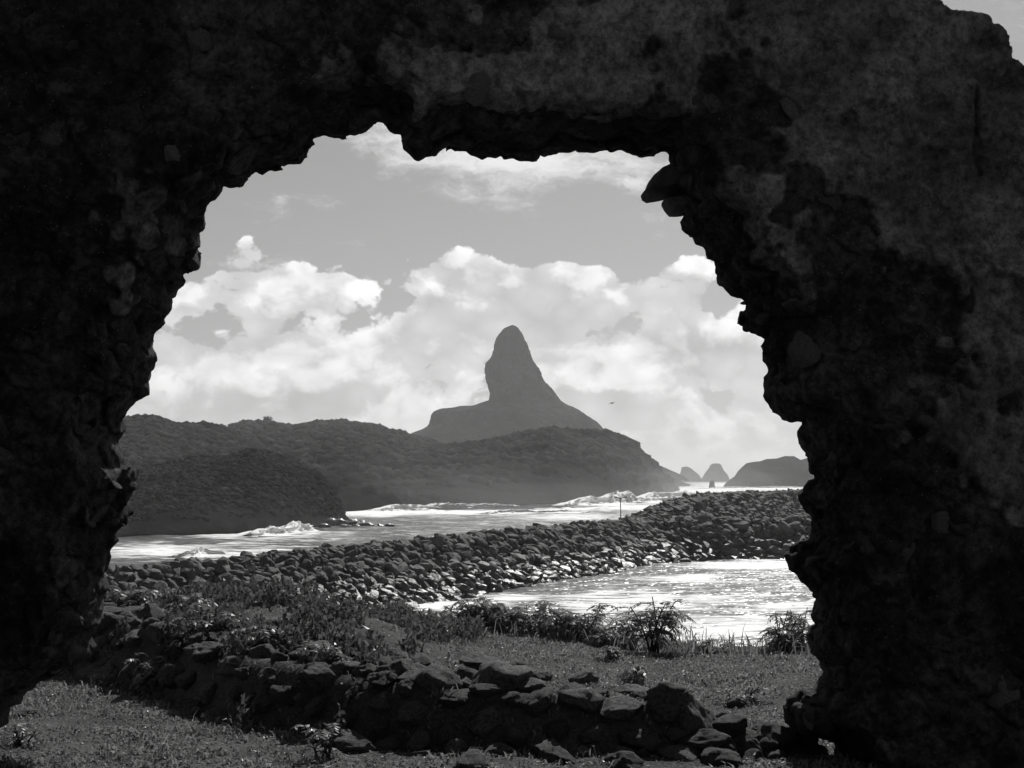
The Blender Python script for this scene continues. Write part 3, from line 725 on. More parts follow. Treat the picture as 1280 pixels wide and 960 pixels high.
def build_wall():
    h = 0.0162
    hole = [(p.x, p.z) for p in (at(a, b, WYS) for a, b in HOLE)]
    crest = [(p.x, p.z) for p in (at(a, b, 8.75) for a, b in CREST)]
    x0, x1, y0, y1, z0, z1 = -4.1, 4.0, WY0 - 0.24, WY1 + 0.20, G0 - 0.30, 14.5
    xs, ys, zs = np.arange(x0, x1, h), np.arange(y0, y1, h), np.arange(z0, z1, h)
    X2, Z2 = np.meshgrid(xs, zs, indexing='ij')
    # ragged outline: the traced edge plus finer breaks than the trace holds
    sd = poly_sdf(X2, Z2, hole) + 0.017 * fbm(X2 * 9, Z2 * 9, 0, 4, 5, 0.75)
    cz = np.interp(xs, [c[0] for c in crest], [c[1] for c in crest])[:, None]
    topd = (Z2 - cz) * 0.8 + 0.012 * fbm(X2 * 9, Z2 * 9, 0, 4, 9, 0.7)
    side = np.maximum(x0 + 0.15 - X2, X2 - (x1 - 0.15)); base = (G0 - 0.22) - Z2
    flat = np.maximum(np.maximum(np.maximum(sd, topd), side), base)
    pl = plaster_mask(X2, Z2)
    wx, wz = 0.16 * fbm(X2 * 3, Z2 * 3, 0, 3, 3), 0.16 * fbm(X2 * 3, Z2 * 3, 5, 3, 4)
    f1, f2, rid = cells((X2 + wx) * 3.6, (Z2 + wz) * 5.2, 0.5, 21)
    bulge = sstep(0.0, 0.16, f2 - f1) * (0.25 + 0.75 * rid)
    rel = 0.09 * fbm(X2 * 1.1, Z2 * 1.1, 0, 4, 40) + 0.035 * fbm(X2 * 7, Z2 * 7, 0, 5, 41, 0.65) + (1 - pl) * (0.035 * bulge - 0.055) + pl * 0.012 * fbm(X2 * 3, Z2 * 3, 0, 3, 42)
    pit = sstep(0.34, 0.5, fbm(X2 * 2.6 + 9, Z2 * 2.1, 0, 3, 50)); rel = rel - 0.07 * pit * pl
    for (px, py, r, dp) in ((452, 82, 13, .16), (925, 8, 16, .12), (1135, 340, 12, .10), (1060, 150, 9, .08), (880, 80, 7, .08), (1195, 300, 10, .08), (700, 60, 8, .06), (250, 330, 14, .08), (1110, 440, 16, .10)):
        c = at(px, py, WY0); rr = r / F * WY0
        rel = rel - dp * np.exp(-((X2 - c.x) ** 2 + (Z2 - c.z) ** 2) / rr ** 2)
    ck = at(1224, 165, WY0); rel = rel - 0.05 * np.exp(-((X2 - ck.x - 0.02 * fbm(Z2 * 6, 0, 0, 3, 90)) / 0.012) ** 2) * (np.abs(Z2 - ck.z) < 0.24)
    yf = WY0 - rel; yb = WY1 + 0.04 * fbm(X2 * 1.5, Z2 * 1.5, 3, 4, 45) + 0.04 * bulge - 0.03
    Fv = np.empty((len(xs), len(ys), len(zs)), np.float32)
    for j, y in enumerate(ys):
        # the jamb splays: it is widest open at the front face and ragged with stones
        ero = 0.16 * np.clip((WYS - y) / 0.68, 0, 1.3) ** 1.6 * (0.55 + 0.9 * np.clip(fbm(X2 * 1.7, Z2 * 1.7, y, 2, 60) + 0.5, 0, 1)) + 0.10 * np.clip((y - WYS) / 0.17, 0, 1.5) ** 2
        fl = np.where(sd > topd, flat + ero, flat)
        f = np.maximum(np.maximum(yf - y, y - yb), fl)
        m = (np.abs(fl) < 0.12) & (yf - y < 0.10) & (y - yb < 0.10)
        if m.any():
            xx, zz = X2[m], Z2[m]
            c1, c2, cr = cells(xx * 4.6, np.full(xx.shape, y * 3.4), zz * 7.0, 33)
            inner = 1 - np.clip(np.abs(y - WYS) / 0.10, 0, 1)      # leave the traced edge itself alone
            q = (0.020 - 0.060 * sstep(0, 0.2, c2 - c1) * (0.3 + 0.7 * cr)) * (1 - inner * 0.75) + 0.03 * (1 - inner * 0.6) * fbm(xx * 9, y * 9, zz * 9, 3, 34, 0.6)
            q = q * np.where(topd[m] > sd[m], 0.3, 1.0)
            f[m] += np.where(fl[m] > np.maximum(yf[m] - y, y - yb[m]) - 0.02, q, 0)
        Fv[:, j, :] = f
    # closed at the ends of the block
    V, Q = surface_nets(Fv, np.array([x0, y0, z0]), h)
    N = 0.016 * fbm(V[:, 0] * 14, V[:, 1] * 14, V[:, 2] * 14, 3, 71, 0.7)
    V[:, 0] += 0.010 * fbm(V[:, 0] * 22, V[:, 1] * 22, V[:, 2] * 22, 2, 73, .8); V[:, 2] += 0.010 * fbm(V[:, 0] * 22, V[:, 1] * 22 + 7, V[:, 2] * 22, 2, 74, .8)
    V[:, 1] += N * np.where(V[:, 1] < (WY0 + WY1) / 2, 1, -1)
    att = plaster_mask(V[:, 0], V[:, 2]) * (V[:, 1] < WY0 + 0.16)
    root = empty('ruined_wall', (0, 9.0, G0)); tag(root, 'thick crumbling stone wall pierced by one huge ragged opening', 'wall')
    off = np.array([0, 9.0, G0])
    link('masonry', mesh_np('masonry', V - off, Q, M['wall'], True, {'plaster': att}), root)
    # stones that stand proud of the mortar, one by one
    rng = np.random.default_rng(5)
    pool = rocks('stone', 8, 40, 3, 0.9, M['wall_stone'])
    cnt = 0; used = []
    from numpy import hypot
    def sd_at(x, z): return float(poly_sdf(np.array([x]), np.array([z]), hole)[0])
    for _ in range(1500):
        if cnt >= 70: break
        x, z = rng.uniform(-3.1, 3.1), rng.uniform(G0 + 0.1, 13.9)
        if z > np.interp(x, [c[0] for c in crest], [c[1] for c in crest]) - 0.3: continue
        s_ = sd_at(x, z)
        if s_ > -0.16: continue
        p = float(plaster_mask(np.array(x), np.array(z)))
        if p > 0.4: continue
        w = rng.uniform(0.06, 0.17)
        if any(hypot(x - a, z - b) < (w + c) * 0.95 for a, b, c in used): continue
        used.append((x, z, w)); cnt += 1
        i, k = int((x - x0) / h), int((z - z0) / h)
        link('stone', pool[cnt % 8], root, (x, float(yf[i, k]) + 0.055 - 9.0, z - G0), (rng.uniform(-.15, .15), rng.uniform(-.4, .4), rng.uniform(-.3, .3)), (w, 0.075, w * rng.uniform(.5, .8)))
    flakes = rocks('plaster_patch', 5, 870, 3, 1.0, M['plaster'])
    for k, (px, py, w_, h_) in enumerate(((247, 46, 20, 26), (1029, 620, 13, 24), (1182, 652, 16, 16), (1206, 493, 11, 14), (1262, 868, 26, 30), (1010, 440, 22, 30), (1040, 245, 26, 30), (600, 110, 20, 24), (480, 120, 34, 24), (400, 130, 30, 20), (1140, 690, 12, 26), (1000, 130, 24, 30), (75, 395, 12, 10), (215, 190, 22, 18), (700, 40, 22, 12))):
        c = at(px, py, WY0); i, k_ = int((c.x - x0) / h), int((c.z - z0) / h)
        if not (0 <= i < len(xs) and 0 <= k_ < len(zs)) or sd_at(c.x, c.z) > -0.05: continue
        link('plaster_patch', flakes[k % 5], root, (c.x, float(yf[i, k_]) + 0.02 - 9.0, c.z - G0), (rng.uniform(-.1, .1), rng.uniform(-.5, .5), rng.uniform(-.1, .1)), (w_ / F * WY0, 0.045, h_ / F * WY0))
    # stones of the jamb
    n = 0
    ring = hole[:-6]
    for k in range(0, len(ring) - 1):
        ax, az_ = ring[k]; bx, bz = ring[k + 1]; L = math.hypot(bx - ax, bz - az_)
        if L < 0.03: continue
        nx_, nz_ = -(bz - az_) / L, (bx - ax) / L                    # to the left of travel: out of the hole
        if sd_at((ax + bx) / 2 + nx_ * 0.02, (az_ + bz) / 2 + nz_ * 0.02) > 0: nx_, nz_ = -nx_, -nz_
        w = min(0.16, max(0.05, L * 0.75)); y = rng.uniform(8.85, 9.22)
        dd = 0.055 + 0.05 * (WYS - y)
        link('stone', pool[k % 8], root, ((ax + bx) / 2 + nx_ * (w * .55 + dd), y - 9.0, (az_ + bz) / 2 + nz_ * (w * .55 + dd) - G0), (rng.uniform(-.3, .3), -math.atan2(bz - az_, bx - ax) + rng.uniform(-.2, .2), rng.uniform(-.3, .3)), (w, rng.uniform(.1, .2), w * rng.uniform(.5, .8)))
        n += 1
    # two flat stones that jut from the upper right of the opening, and a thin one below
    jut = rocks('stone', 3, 950, 3, 1.0, M['wall_stone'])
    for (px, py, w, t, d, rz) in ((938, 379, .062, .016, .06, .1),):
        p = at(px, py, 9.3); link('stone', jut[(n := n + 1) % 3], root, (p.x, p.y - 9.0, p.z - G0), (0, rz, 0), (w, d, t))
    for nm, A, B, H0, H1, T in (('unseen_side_wall', (-4.1, 9.2), (-5.0, -7.0), 4.9, 4.0, .8), ('unseen_rear_wall', (-5.0, -7.0), (5.2, -7.6), 4.2, 4.4, .8), ('unseen_side_wall', (5.4, -7.6), (6.6, 2.0), 4.2, 1.2, .8)):  # out of view, added to keep low sky light off the wall face
        nn, mm = 120, 40; ts, us = np.meshgrid(np.linspace(0, 1, nn), np.linspace(0, 1, mm), indexing='ij')
        dx, dy = B[0] - A[0], B[1] - A[1]; L = math.hypot(dx, dy); ox, oy = -dy / L * T / 2, dx / L * T / 2
        top = H0 + (H1 - H0) * ts + 0.5 * fbm(ts * L * .5, 0, 0, 4, 66)
        V2 = []
        for sg in (-1, 1):
            q = 0.08 * fbm(ts * L * 1.5, us * 5, sg, 4, 67)
            V2.append(np.stack([A[0] + dx * ts + sg * (ox * (1 + q)), A[1] + dy * ts + sg * (oy * (1 + q)), -0.3 + us * (top + .3)], -1).reshape(-1, 3))
        gf = grid_faces(nn, mm); n1_ = nn * mm; te = np.arange(nn) * mm + mm - 1
        cap = np.stack([te[:-1], te[1:], te[1:] + n1_, te[:-1] + n1_], -1)
        ends = [np.stack([e[:-1], e[1:], e[1:] + n1_, e[:-1] + n1_], -1) for e in (np.arange(mm), (nn - 1) * mm + np.arange(mm))]
        link(nm, mesh_np(nm, np.concatenate(V2) - [0, 9.0, 0], np.concatenate([gf, gf[:, ::-1] + n1_, cap] + ends), M['wall']), root)
    for slab in ([(842, 204), (833, 210), (826, 213), (820, 217.5), (814, 224), (809, 231), (806, 238), (801, 244), (803, 248), (809, 252), (818, 251), (825, 249.5), (838, 246.5), (865, 242), (868, 212)],
                 [(840, 250), (833, 252.5), (827, 253), (829, 257), (831, 261), (835, 265), (839, 268), (847, 268), (854, 267), (872, 262), (868, 250)]):
        q = np.array([at(a, b, 9.26)[:] for a, b in slab]); cc = q.mean(0); m_ = len(q); VV = []
        for yy, sc in ((9.02, .55), (9.10, .86), (9.20, .97), (9.28, 1.0), (9.36, .93), (9.42, .7)):
            r_ = cc + (q - cc) * sc; r_[:, 1] = yy
            VV.append(r_ + 0.006 * np.stack([fbm(r_[:, 0] * 20, r_[:, 2] * 20, yy * 9 + k_, 2, 91) for k_ in (0, 3, 6)], -1))
        VV = np.concatenate(VV); ix = np.arange(len(VV)).reshape(6, m_); A_, B_ = ix[:-1], ix[1:]
        fq = np.stack([A_, np.roll(A_, -1, 1), np.roll(B_, -1, 1), B_], -1).reshape(-1, 4)
        VV = np.vstack([VV, VV[ix[0]].mean(0), VV[ix[-1]].mean(0)])
        caps = np.concatenate([np.stack([np.roll(ix[0], -1), ix[0], np.full(m_, len(VV) - 2)], -1), np.stack([ix[-1], np.roll(ix[-1], -1), np.full(m_, len(VV) - 1)], -1)])
        link('stone', mesh_np('stone', VV - off, [fq, caps], M['wall_stone'], False), root)
    print('wall verts', len(V), 'stones', cnt, n)
    return root
wall_root = build_wall()

# ------------------------------------------------------------------ tumbled dry-stone wall in the opening
def build_rubble():
    rng = np.random.default_rng(21)
    root = empty('rubble_wall', (-0.6, 10.2, G0)); tag(root, 'low tumbled dry-stone wall crossing the foot of the opening', 'stone wall')
    off = Vector((-0.6, 10.2, G0))
    pool = rocks('stone', 12, 80, 4, 0.65, M['field_stone'])
    used = []
    def put(p, w, d, t, rx=0, ry=0, rz=0, i=0):
        link('stone', pool[i % 12], root, p - off, (rx, ry, rz), (w, d, t)); used.append((p.x, p.y, p.z, w))
    hero = [  # picture position, width and height in px
        (527, 829, 26, 17), (589, 829, 72, 32), (514, 842, 48, 24), (510, 861, 30, 22), (578, 848, 44, 28), (625, 856, 78, 58), (664, 862, 54, 30), (645, 838, 36, 24), (677, 850, 32, 26),
        (733, 852, 40, 30), (677, 880, 52, 36), (727, 874, 58, 34), (770, 887, 64, 30), (792, 866, 54, 24), (833, 885, 70, 60), (860, 897, 60, 62), (789, 901, 10, 9),
        (520, 895, 46, 36), (556, 925, 40, 38), (610, 905, 50, 40), (650, 920, 46, 36), (700, 915, 48, 34), (745, 920, 46, 34), (800, 925, 52, 36), (590, 955, 48, 34), (700, 950, 50, 34), (780, 955, 48, 30),
        (446, 818, 56, 24), (421, 803, 28, 18), (470, 848, 24, 14), (443, 867, 28, 18), (480, 880, 40, 30), (440, 900, 36, 30), (480, 915, 40, 32), (400, 885, 40, 30), (360, 870, 44, 30), (330, 880, 40, 28), (300, 868, 34, 24),
        (281, 790, 52, 32), (315, 805, 26, 22), (325, 818, 36, 26), (345, 782, 60, 20), (385, 812, 54, 20), (220, 778, 34, 20), (185, 764, 60, 16), (266, 866, 36, 28), (240, 850, 40, 24), (205, 838, 34, 22), (170, 800, 40, 24), (250, 815, 40, 24), (290, 835, 44, 28), (340, 848, 44, 28), (390, 842, 46, 28), (430, 838, 40, 24)]
    for i, (cx, cy, w, h_) in enumerate(hero):
        p = on_ground(cx, cy + h_ * 0.12); D = p.y
        hw, hh = w / F * D * 0.54, h_ / F * D * 0.55
        p = at(cx, cy, D + hw * 0.25)
        put(p, hw, hw * rng.uniform(.75, 1.05), hh, rng.uniform(-.1, .1), (-0.45 if i == 14 else 0.5 if i == 6 else rng.uniform(-.15, .15)), rng.uniform(-.4, .4) , i)
    n = 0
    for _ in range(2600):
        if n >= 150: break
        t = rng.uniform(0, 1); k = t * (len(FRONT) - 1); i = min(int(k), len(FRONT) - 2); f = k - i
        x = FRONT[i][0] * (1 - f) + FRONT[i + 1][0] * f + rng.normal(0, .10); y = FRONT[i][1] * (1 - f) + FRONT[i + 1][1] * f + rng.uniform(-0.16, 0.55 + 0.5 * (1 - t))
        z = float(ground_z(x, y)); w = rng.uniform(.06, .17)
        if t < .5 and rng.random() < .6: continue
        if any((x - a) ** 2 + (y - b) ** 2 + (z - c) ** 2 < ((w + e) * 0.62) ** 2 for a, b, c, e in used): continue
        put(Vector((x, y, z + w * .1)), w, w * rng.uniform(.7, 1), w * rng.uniform(.5, .75), rng.uniform(-.3, .3), rng.uniform(-.3, .3), rng.uniform(0, 6), n); n += 1
    print('rubble stones', len(used))
    loose = [((34, 893), 32, 10, 'flat pale stone lying on the lit grass by the left pillar', 0.05), ((920, 878), 30, 20, 'single round stone on the lawn beside the right pillar', 0),
             ((882, 927), 88, 36, 'broad flat slab at the right end of the tumbled wall', 0.05), ((938, 938), 34, 26, 'pale tilted slab at the lower edge beside the broad slab', 0.45),
             ((905, 948), 60, 26, 'dark low block in front of the broad slab', 0), ((276, 902), 26, 14, 'small stone in the shade at the foot of the heap', 0), ((1012, 935), 40, 20, 'dark stone lying against the foot of the right pillar', 0.1)]
    for i, ((cx, cy), w, h_, lab, ry) in enumerate(loose):
        p = on_ground(cx, cy + h_ * .3); hw, hh = w / F * p.y * .52, h_ / F * p.y * .55
        o = link('loose_stone', pool[(i * 5 + 3) % 12], None, p + Vector((0, hw * .3, hh * .5)), (0, ry, i * 1.3), (hw, hw * .9, hh)); tag(o, lab, 'stone')
build_rubble()

# ------------------------------------------------------------------ plants
def shrub(label, px, py, hpx, wpx, seed, fronds=46, stems=6, Y=None, group='shrubs along the bluff edge', lean=0.0, leaf=0.055, trunk=0.0):
    rng = random.Random(seed)
    b = on_ground(px, py) if Y is None else Vector((at(px, py, Y).x, Y, 0))
    if Y is not None: b.z = float(ground_z(b.x, b.y))
    H, W_ = hpx * 1.12 / F * b.y, wpx * 1.4 / F * b.y
    root = empty('shrub', b); tag(root, label, 'shrub', group)
    V, Fc = [], []; LV, LF = [], []
    tips = []
    for k in range(stems):
        a = rng.uniform(0, 2 * PI); r = W_ * .5 * rng.uniform(.25, .95); top = H * rng.uniform(.55, 1.0) * (1 - 0.35 * (r / (W_ * .5)) ** 2)
        p0 = Vector((rng.uniform(-.04, .04), rng.uniform(-.04, .04), -0.05)); p3 = Vector((math.cos(a) * r + lean * H, math.sin(a) * r * .6, top))
        p1 = p0 + Vector((p3.x * .15, p3.y * .15, top * (.4 + trunk)))
        pts = [((1 - t) ** 2) * p0 + 2 * t * (1 - t) * p1 + t * t * p3 for t in [i / 7 for i in range(8)]]
        tube(V, Fc, pts, [0.012 * (1 - .1 * i) * (1 + trunk) for i in range(8)], 5); tips.append(pts)
    for k in range(int(fronds * 2.0)):
        pts = rng.choice(tips); t = rng.uniform(.22 + trunk, 1.0); q = t * 7; i = min(int(q), 6)
        p = pts[i].lerp(pts[i + 1], q - i)
        a = rng.uniform(0, 2 * PI); L = rng.uniform(.5, 1.1) * max(0.16, min(.34, H * .5)); up = rng.uniform(.1, .9)
        d = Vector((math.cos(a), math.sin(a) * .8, up)).normalized()
        prev = p; line = [p]
        for s_ in range(8):
            d = (d + Vector((0, 0, -0.16))).normalized(); prev = prev + d * (L / 8); line.append(prev)
        tube(V, Fc, [line[0], line[4], line[8]], [.004, .003, .0015], 3)
        for s_ in range(1, 9):
            c = line[s_]; ax = (line[s_] - line[s_ - 1]).normalized(); sd_ = ax.cross(Vector((0, 0, 1)))
            sd_ = sd_.normalized() if sd_.length > .01 else Vector((1, 0, 0))
            for sg in (-1, 1):
                ld = (sd_ * sg + ax * .5 + Vector((0, 0, -rng.uniform(0, .7)))).normalized(); ll = leaf * rng.uniform(.7, 1.25)
                w = ax * (ll * .22); n0 = len(LV)
                LV += [c[:], (c + ld * ll * .5 + w)[:], (c + ld * ll)[:], (c + ld * ll * .5 - w)[:]]; LF.append((n0, n0 + 1, n0 + 2, n0 + 3))
    link('stems', mesh_np('stems', V, np.array(Fc), M['bark']), root)
    link('foliage', mesh_np('foliage', LV, np.array(LF), M['leaf'], False), root)
    return root
shrub('slim feathery sapling with a bare forked stem against the bright water', 818, 815, 70, 62, 1, 46, 6, 14.6, trunk=.2)
shrub('small shrub with arching fronds just right of the sapling', 884, 808, 26, 52, 2, 16, 4, 14.8)
shrub('bushy shrub touching the right pillar at the lawn edge', 975, 810, 48, 66, 3, 50, 8, 14.7)
shrub('thin twiggy shrub leaning out between bush and right pillar', 1003, 800, 62, 40, 4, 18, 4, 15.0, lean=.1)
shrub('dense dark shrub in the middle of the lawn edge', 595, 785, 45, 95, 5, 150, 12, 16.4)
shrub('spreading shrub left of the dense dark shrub', 525, 785, 34, 90, 6, 110, 10, 16.6)
shrub('open shrub with drooping fronds right of the dense dark shrub', 668, 788, 42, 90, 7, 60, 8, 16.2)
shrub('wide feathery shrub between the open shrub and the sapling', 735, 795, 46, 100, 8, 105, 10, 15.6)
shrub('leafy shrub leaning against the sapling', 780, 800, 40, 70, 9, 60, 7, 15.2)
shrub('pale tangled shrub above the heap in front of the boulders', 455, 785, 32, 100, 10, 120, 11, 16.6)
shrub('low tangled shrub on the heap below the breakwater', 390, 788, 30, 100, 11, 120, 11, 16.0)
shrub('rough shrub at the left end of the heap', 300, 782, 28, 90, 12, 100, 9, 15.2)
shrub('ragged shrub on the heap beside the left pillar', 210, 772, 26, 90, 13, 100, 9, 14.4)
shrub('shrub growing close against the left pillar', 150, 765, 28, 70, 14, 90, 8, 13.6)
shrub('low feathery shrub in the gap beside the dense dark shrub', 632, 786, 36, 60, 31, 60, 8, 16.3)
shrub('small tufted shrub between two spreading shrubs near the middle', 560, 786, 34, 60, 32, 60, 8, 16.5)
shrub('pale feathery shrub between the drooping shrub and the wide one', 702, 792, 36, 60, 33, 50, 7, 15.9)
shrub('ferny clump on the near face of the heap by the left pillar', 195, 835, 40, 60, 34, 40, 7, 11.6, group='plants on the heap', leaf=.045)
shrub('ferny clump halfway up the heap', 262, 818, 36, 60, 35, 40, 7, 11.5, group='plants on the heap', leaf=.045)
shrub('bushy weed among the dark stones of the heap', 330, 845, 34, 54, 36, 36, 6, 10.9, group='plants on the heap', leaf=.045)
shrub('leafy weed over the stones where heap and low wall meet', 408, 848, 30, 50, 37, 30, 6, 10.4, group='plants on the heap', leaf=.045)
shrub('plant crowning the heap above the ferny clumps', 235, 790, 30, 60, 38, 36, 7, 12.8, group='plants on the heap', leaf=.05)
shrub('tiny dark seedling on the lawn behind the stones', 795, 848, 24, 22, 15, 10, 3, 12.2, group='seedlings on the lawn')
shrub('tiny dark seedling near the shrubs on the lawn', 765, 815, 22, 26, 16, 10, 3, 13.9, group='seedlings on the lawn')
shrub('sprawling leafy weed beside the single round stone', 932, 872, 20, 46, 17, 22, 5, 11.4, group='seedlings on the lawn', leaf=.05)
shrub('spindly weed standing in the shade before the stones', 405, 930, 50, 50, 18, 7, 5, 9.1, group='weeds at the foot of the stones', leaf=.04)
shrub('small weed in the lit grass by the left pillar', 32, 925, 30, 40, 19, 22, 5, 9.4, group='weeds at the foot of the stones', leaf=.03)

def blades(name, label, P, hgt, wid, seed, mat, lean=0.6, cat='grass'):
    rng = np.random.default_rng(seed); n = len(P)
    a = rng.uniform(0, 2 * PI, n); h = hgt * rng.lognormal(0, .35, n)[:, None]; w = wid * rng.uniform(.6, 1.3, n)[:, None]
    sx = np.stack([np.cos(a), np.sin(a), np.zeros(n)], -1); la = rng.uniform(0, 2 * PI, n); ln = rng.uniform(.1, 1, n)[:, None] * lean
    d = np.stack([np.cos(la), np.sin(la), np.zeros(n)], -1) * ln; up = np.array([0, 0, 1.0])
    mid = P + (d * .35 + up * .6) * h; tip = P + (d + up * (1 - .35 * ln)) * h
    V = np.stack([P - sx * w * .5, P + sx * w * .5, mid + sx * w * .45, tip, mid - sx * w * .45], 1).reshape(-1, 3)
    i = (np.arange(n) * 5)[:, None]
    o = link(name, mesh_np(name, V, [i + np.array([0, 1, 2, 4]), i + np.array([4, 2, 3])], mat, False)); tag(o, label, cat, kind='stuff')
def build_grass():
    rng = np.random.default_rng(3); n = 150000
    x, y = rng.uniform(-3.6, 3.6, n), rng.uniform(8.5, 17.6, n)
    keep = (np.abs(x) < y * 0.335) & (y < edge_y(x) + 0.35)
    d, s, t, L = seg_dist(x, y, FRONT); sd = d * s
    stony = np.exp(-((sd - 0.3) / 0.35) ** 2) * (t < L - .05)
    heap = (sd > 0) & (x < -0.5) & (y < 15.8)
    keep &= (rng.random(n) > stony * 0.96) & ~(heap & (rng.random(n) < .8))
    patch = fbm(x * 1.5, y * 1.5, 0, 3, 12); keep &= rng.random(n) < 0.72 + 0.55 * patch
    x, y, patch = x[keep], y[keep], patch[keep]; P = np.stack([x, y, ground_z(x, y) - .003], -1)
    hh = 0.025 * np.clip(1 + 1.6 * fbm(x * 3.5, y * 3.5, 0, 3, 19), 0.4, 2.3)[:, None]
    blades('grass', 'short rough turf covering the blufftop either side of the stones', P, hh, 0.014, 5, M['grass'], 1.6)
    # coarse weeds over the heap: leaves of many kinds, nobody could count them
    n = 60000; x, y = rng.uniform(-4.6, 0.2, n), rng.uniform(9.4, 16.5, n)
    d, s, t, L = seg_dist(x, y, FRONT); sd = d * s
    cl = fbm(x * 2.2, y * 1.8, 0, 3, 14)
    k = (((sd > 0.0) & (cl > 0.0)) | ((sd > -0.22) & (x < -1.0) & (cl > 0.10))) & (y < 15.8 + 0.2 * x) & (x < -0.2 - (15.8 - y) * 0.12)
    x, y, cl = x[k], y[k], cl[k]; P = np.stack([x, y, ground_z(x, y) + rng.random(len(x)) * np.clip(cl, 0, .4) * 0.5], -1)
    blades('weeds', 'thick coarse weeds smothering the heap behind the left pillar', P, 0.045, 0.024, 6, M['weed'], 1.5, 'weeds')
    n = 2600; x, y = rng.uniform(-1.6, 3.0, n), rng.uniform(14.2, 17.3, n); e = edge_y(x); k = (y > e - .8) & (y < e + .2)
    x, y = x[k], y[k]; P = np.stack([x, y, ground_z(x, y)], -1)
    blades('tall_grass', 'longer arching grass under the shrubs at the bluff edge', P, 0.15, 0.012, 8, M['grass'], 1.0)
build_grass()

# ------------------------------------------------------------------ surf, rocks, post, bird
def wave(label, a, b, height, width, seed, up=0.0):
    """A breaking crest between two places on the water."""
    A, B = sea_at(*a), sea_at(*b); n = 260; L = (B - A).length
    d = (B - A).normalized(); nrm = Vector((d.y, -d.x, 0))
    if nrm.y > 0: nrm = -nrm                                     # towards the viewer
    prof = np.array([(-1.6, -.1), (-1.2, .1), (-1.0, .25), (-.75, .48), (-.5, .72), (-.3, .88), (-.15, .98), (.05, 1.0), (.16, .96), (.22, .90), (.30, .75), (.30, .60), (.28, .42), (.34, .30), (.42, .22), (.6, .15), (.8, .10), (1.1, .0), (1.4, -.12)])
    t = np.linspace(0, 1, n)[:, None]; u, v = prof[None, :, 0], prof[None, :, 1]; j = np.arange(len(prof))[None, :]
    env = np.sin(PI * t) ** .6 * (0.7 + 0.5 * fbm(t * 6, seed, 0, 4, seed, .6))
    jig = fbm(t * L * .22, j * .55, seed, 4, seed, .65) * .30; pk = fbm(t * L * .9, j * .8, seed + 3, 3, seed + 5, .6) * .22
    out_ = u * width + (jig + pk) * width + fbm(t * 4, 0, 0, 2, seed) * width * 1.2
    up_ = v * height * env + (jig + pk) * height * env * (v > .12) - 0.25 * (env < .25)
    V = np.stack([A.x + (B.x - A.x) * t + nrm.x * out_, A.y + (B.y - A.y) * t + nrm.y * out_, up_ + 0 * t], -1).reshape(-1, 3)
    foam = np.where(j >= 6, 0.62, 0.1) + 0.7 * env + 0.9 * jig
    me = mesh_np('breaking_wave', V, grid_faces(n, len(prof)), M['sea'], True, {'foam': np.clip(foam, 0, 1.2).ravel()})
    tag(link('breaking_wave', me), label, 'wave', 'breaking waves in the bay')
wave('tall white breaker curling below the right end of the headland', (688, 634), (840, 626), 5.2, 6, 1)
wave('white breaker at the very tip of the headland', (795, 628), (868, 618), 4.6, 7, 2)
wave('long broken wave washing the foot of the headland', (455, 640), (650, 634), 3.2, 6, 3)
wave('thin foaming wave in the middle of the channel', (600, 642), (735, 639), 1.2, 4, 4)
wave('spraying wave breaking on the tip of the near spur', (300, 672), (400, 663), 2.6, 2.6, 5)
wave('small curling wave close to the left end of the breakwater', (215, 697), (275, 693), 1.2, 1.6, 6)
wave('far white surf between sea stack and island', (850, 611), (1030, 609.5), 2.2, 10, 7)

def build_sea_rocks():
    rng = np.random.default_rng(9); pool = rocks('shore_rock', 6, 700, 3, 1.0, M['sea_rock'], False)
    c0 = sea_at(420, 657); point = empty('rocky_point', c0); tag(point, 'jagged ledge of wet rocks at the tip of the dark spur', 'rocks')
    for i, (px, py, w, h_) in enumerate([(398, 652, 26, 12), (412, 651, 24, 14), (424, 652, 22, 12), (436, 652, 22, 10), (448, 653, 18, 8), (458, 655, 14, 6), (380, 655, 22, 10), (405, 657, 18, 7), (430, 657, 16, 6), (444, 657, 12, 5)]):
        p = sea_at(px, py + h_ * .5); s = p.y / F
        link('rock', pool[i % 6], point, p + Vector((0, 2, h_ * s * .2)) - c0, (0, rng.uniform(-.3, .3), i), (w * s * .55, w * s * .55, h_ * s * .6))
    for i, (px, py, w, h_, lab) in enumerate([(475, 656, 9, 4, 'smaller of two low rocks awash past the spur'), (488, 655.5, 15, 5, 'larger of two low rocks awash past the spur')]):
        p = sea_at(px, py + h_ * .5); s = p.y / F
        tag(link('shore_rock', pool[i + 2], None, p + Vector((0, 0, h_ * s * .2)), (0, 0, i), (w * s * .5, w * s * .4, h_ * s * .6)), lab, 'rock')
build_sea_rocks()

def build_post():
    Y = 219.0; b = at(776, 657, Y); top = at(775, 623, Y)
    root = empty('light_post', b); tag(root, 'thin light post with two short arms on the breakwater crest', 'post')
    h_ = top.z - b.z
    V, Fc = [], []; tube(V, Fc, [(0, 0, -1.2), (0, 0, h_ * .5), (-.05, 0, h_)], [.085, .07, .055], 8)
    link('pole', mesh_np('pole', V, np.array(Fc), M['metal']), root)
    for s_ in (-1, 1):
        V, Fc = [], []; tube(V, Fc, [(-.05, 0, h_ - .05), (s_ * .35, 0, h_ + .12), (s_ * .62, 0, h_ + .16)], [.06, .05, .045], 6)
        arm = link('arm', mesh_np('arm', V, np.array(Fc), M['metal']), root)
        V, Fc = [], []; tube(V, Fc, [(s_ * .45, 0, h_ + .14), (s_ * .5, 0, h_ + .17), (s_ * .85, 0, h_ + .2), (s_ * .9, 0, h_ + .18)], [.02, .09, .08, .02], 6)
        link('lamp_head', mesh_np('lamp_head', V, np.array(Fc), M['metal']), arm)
build_post()

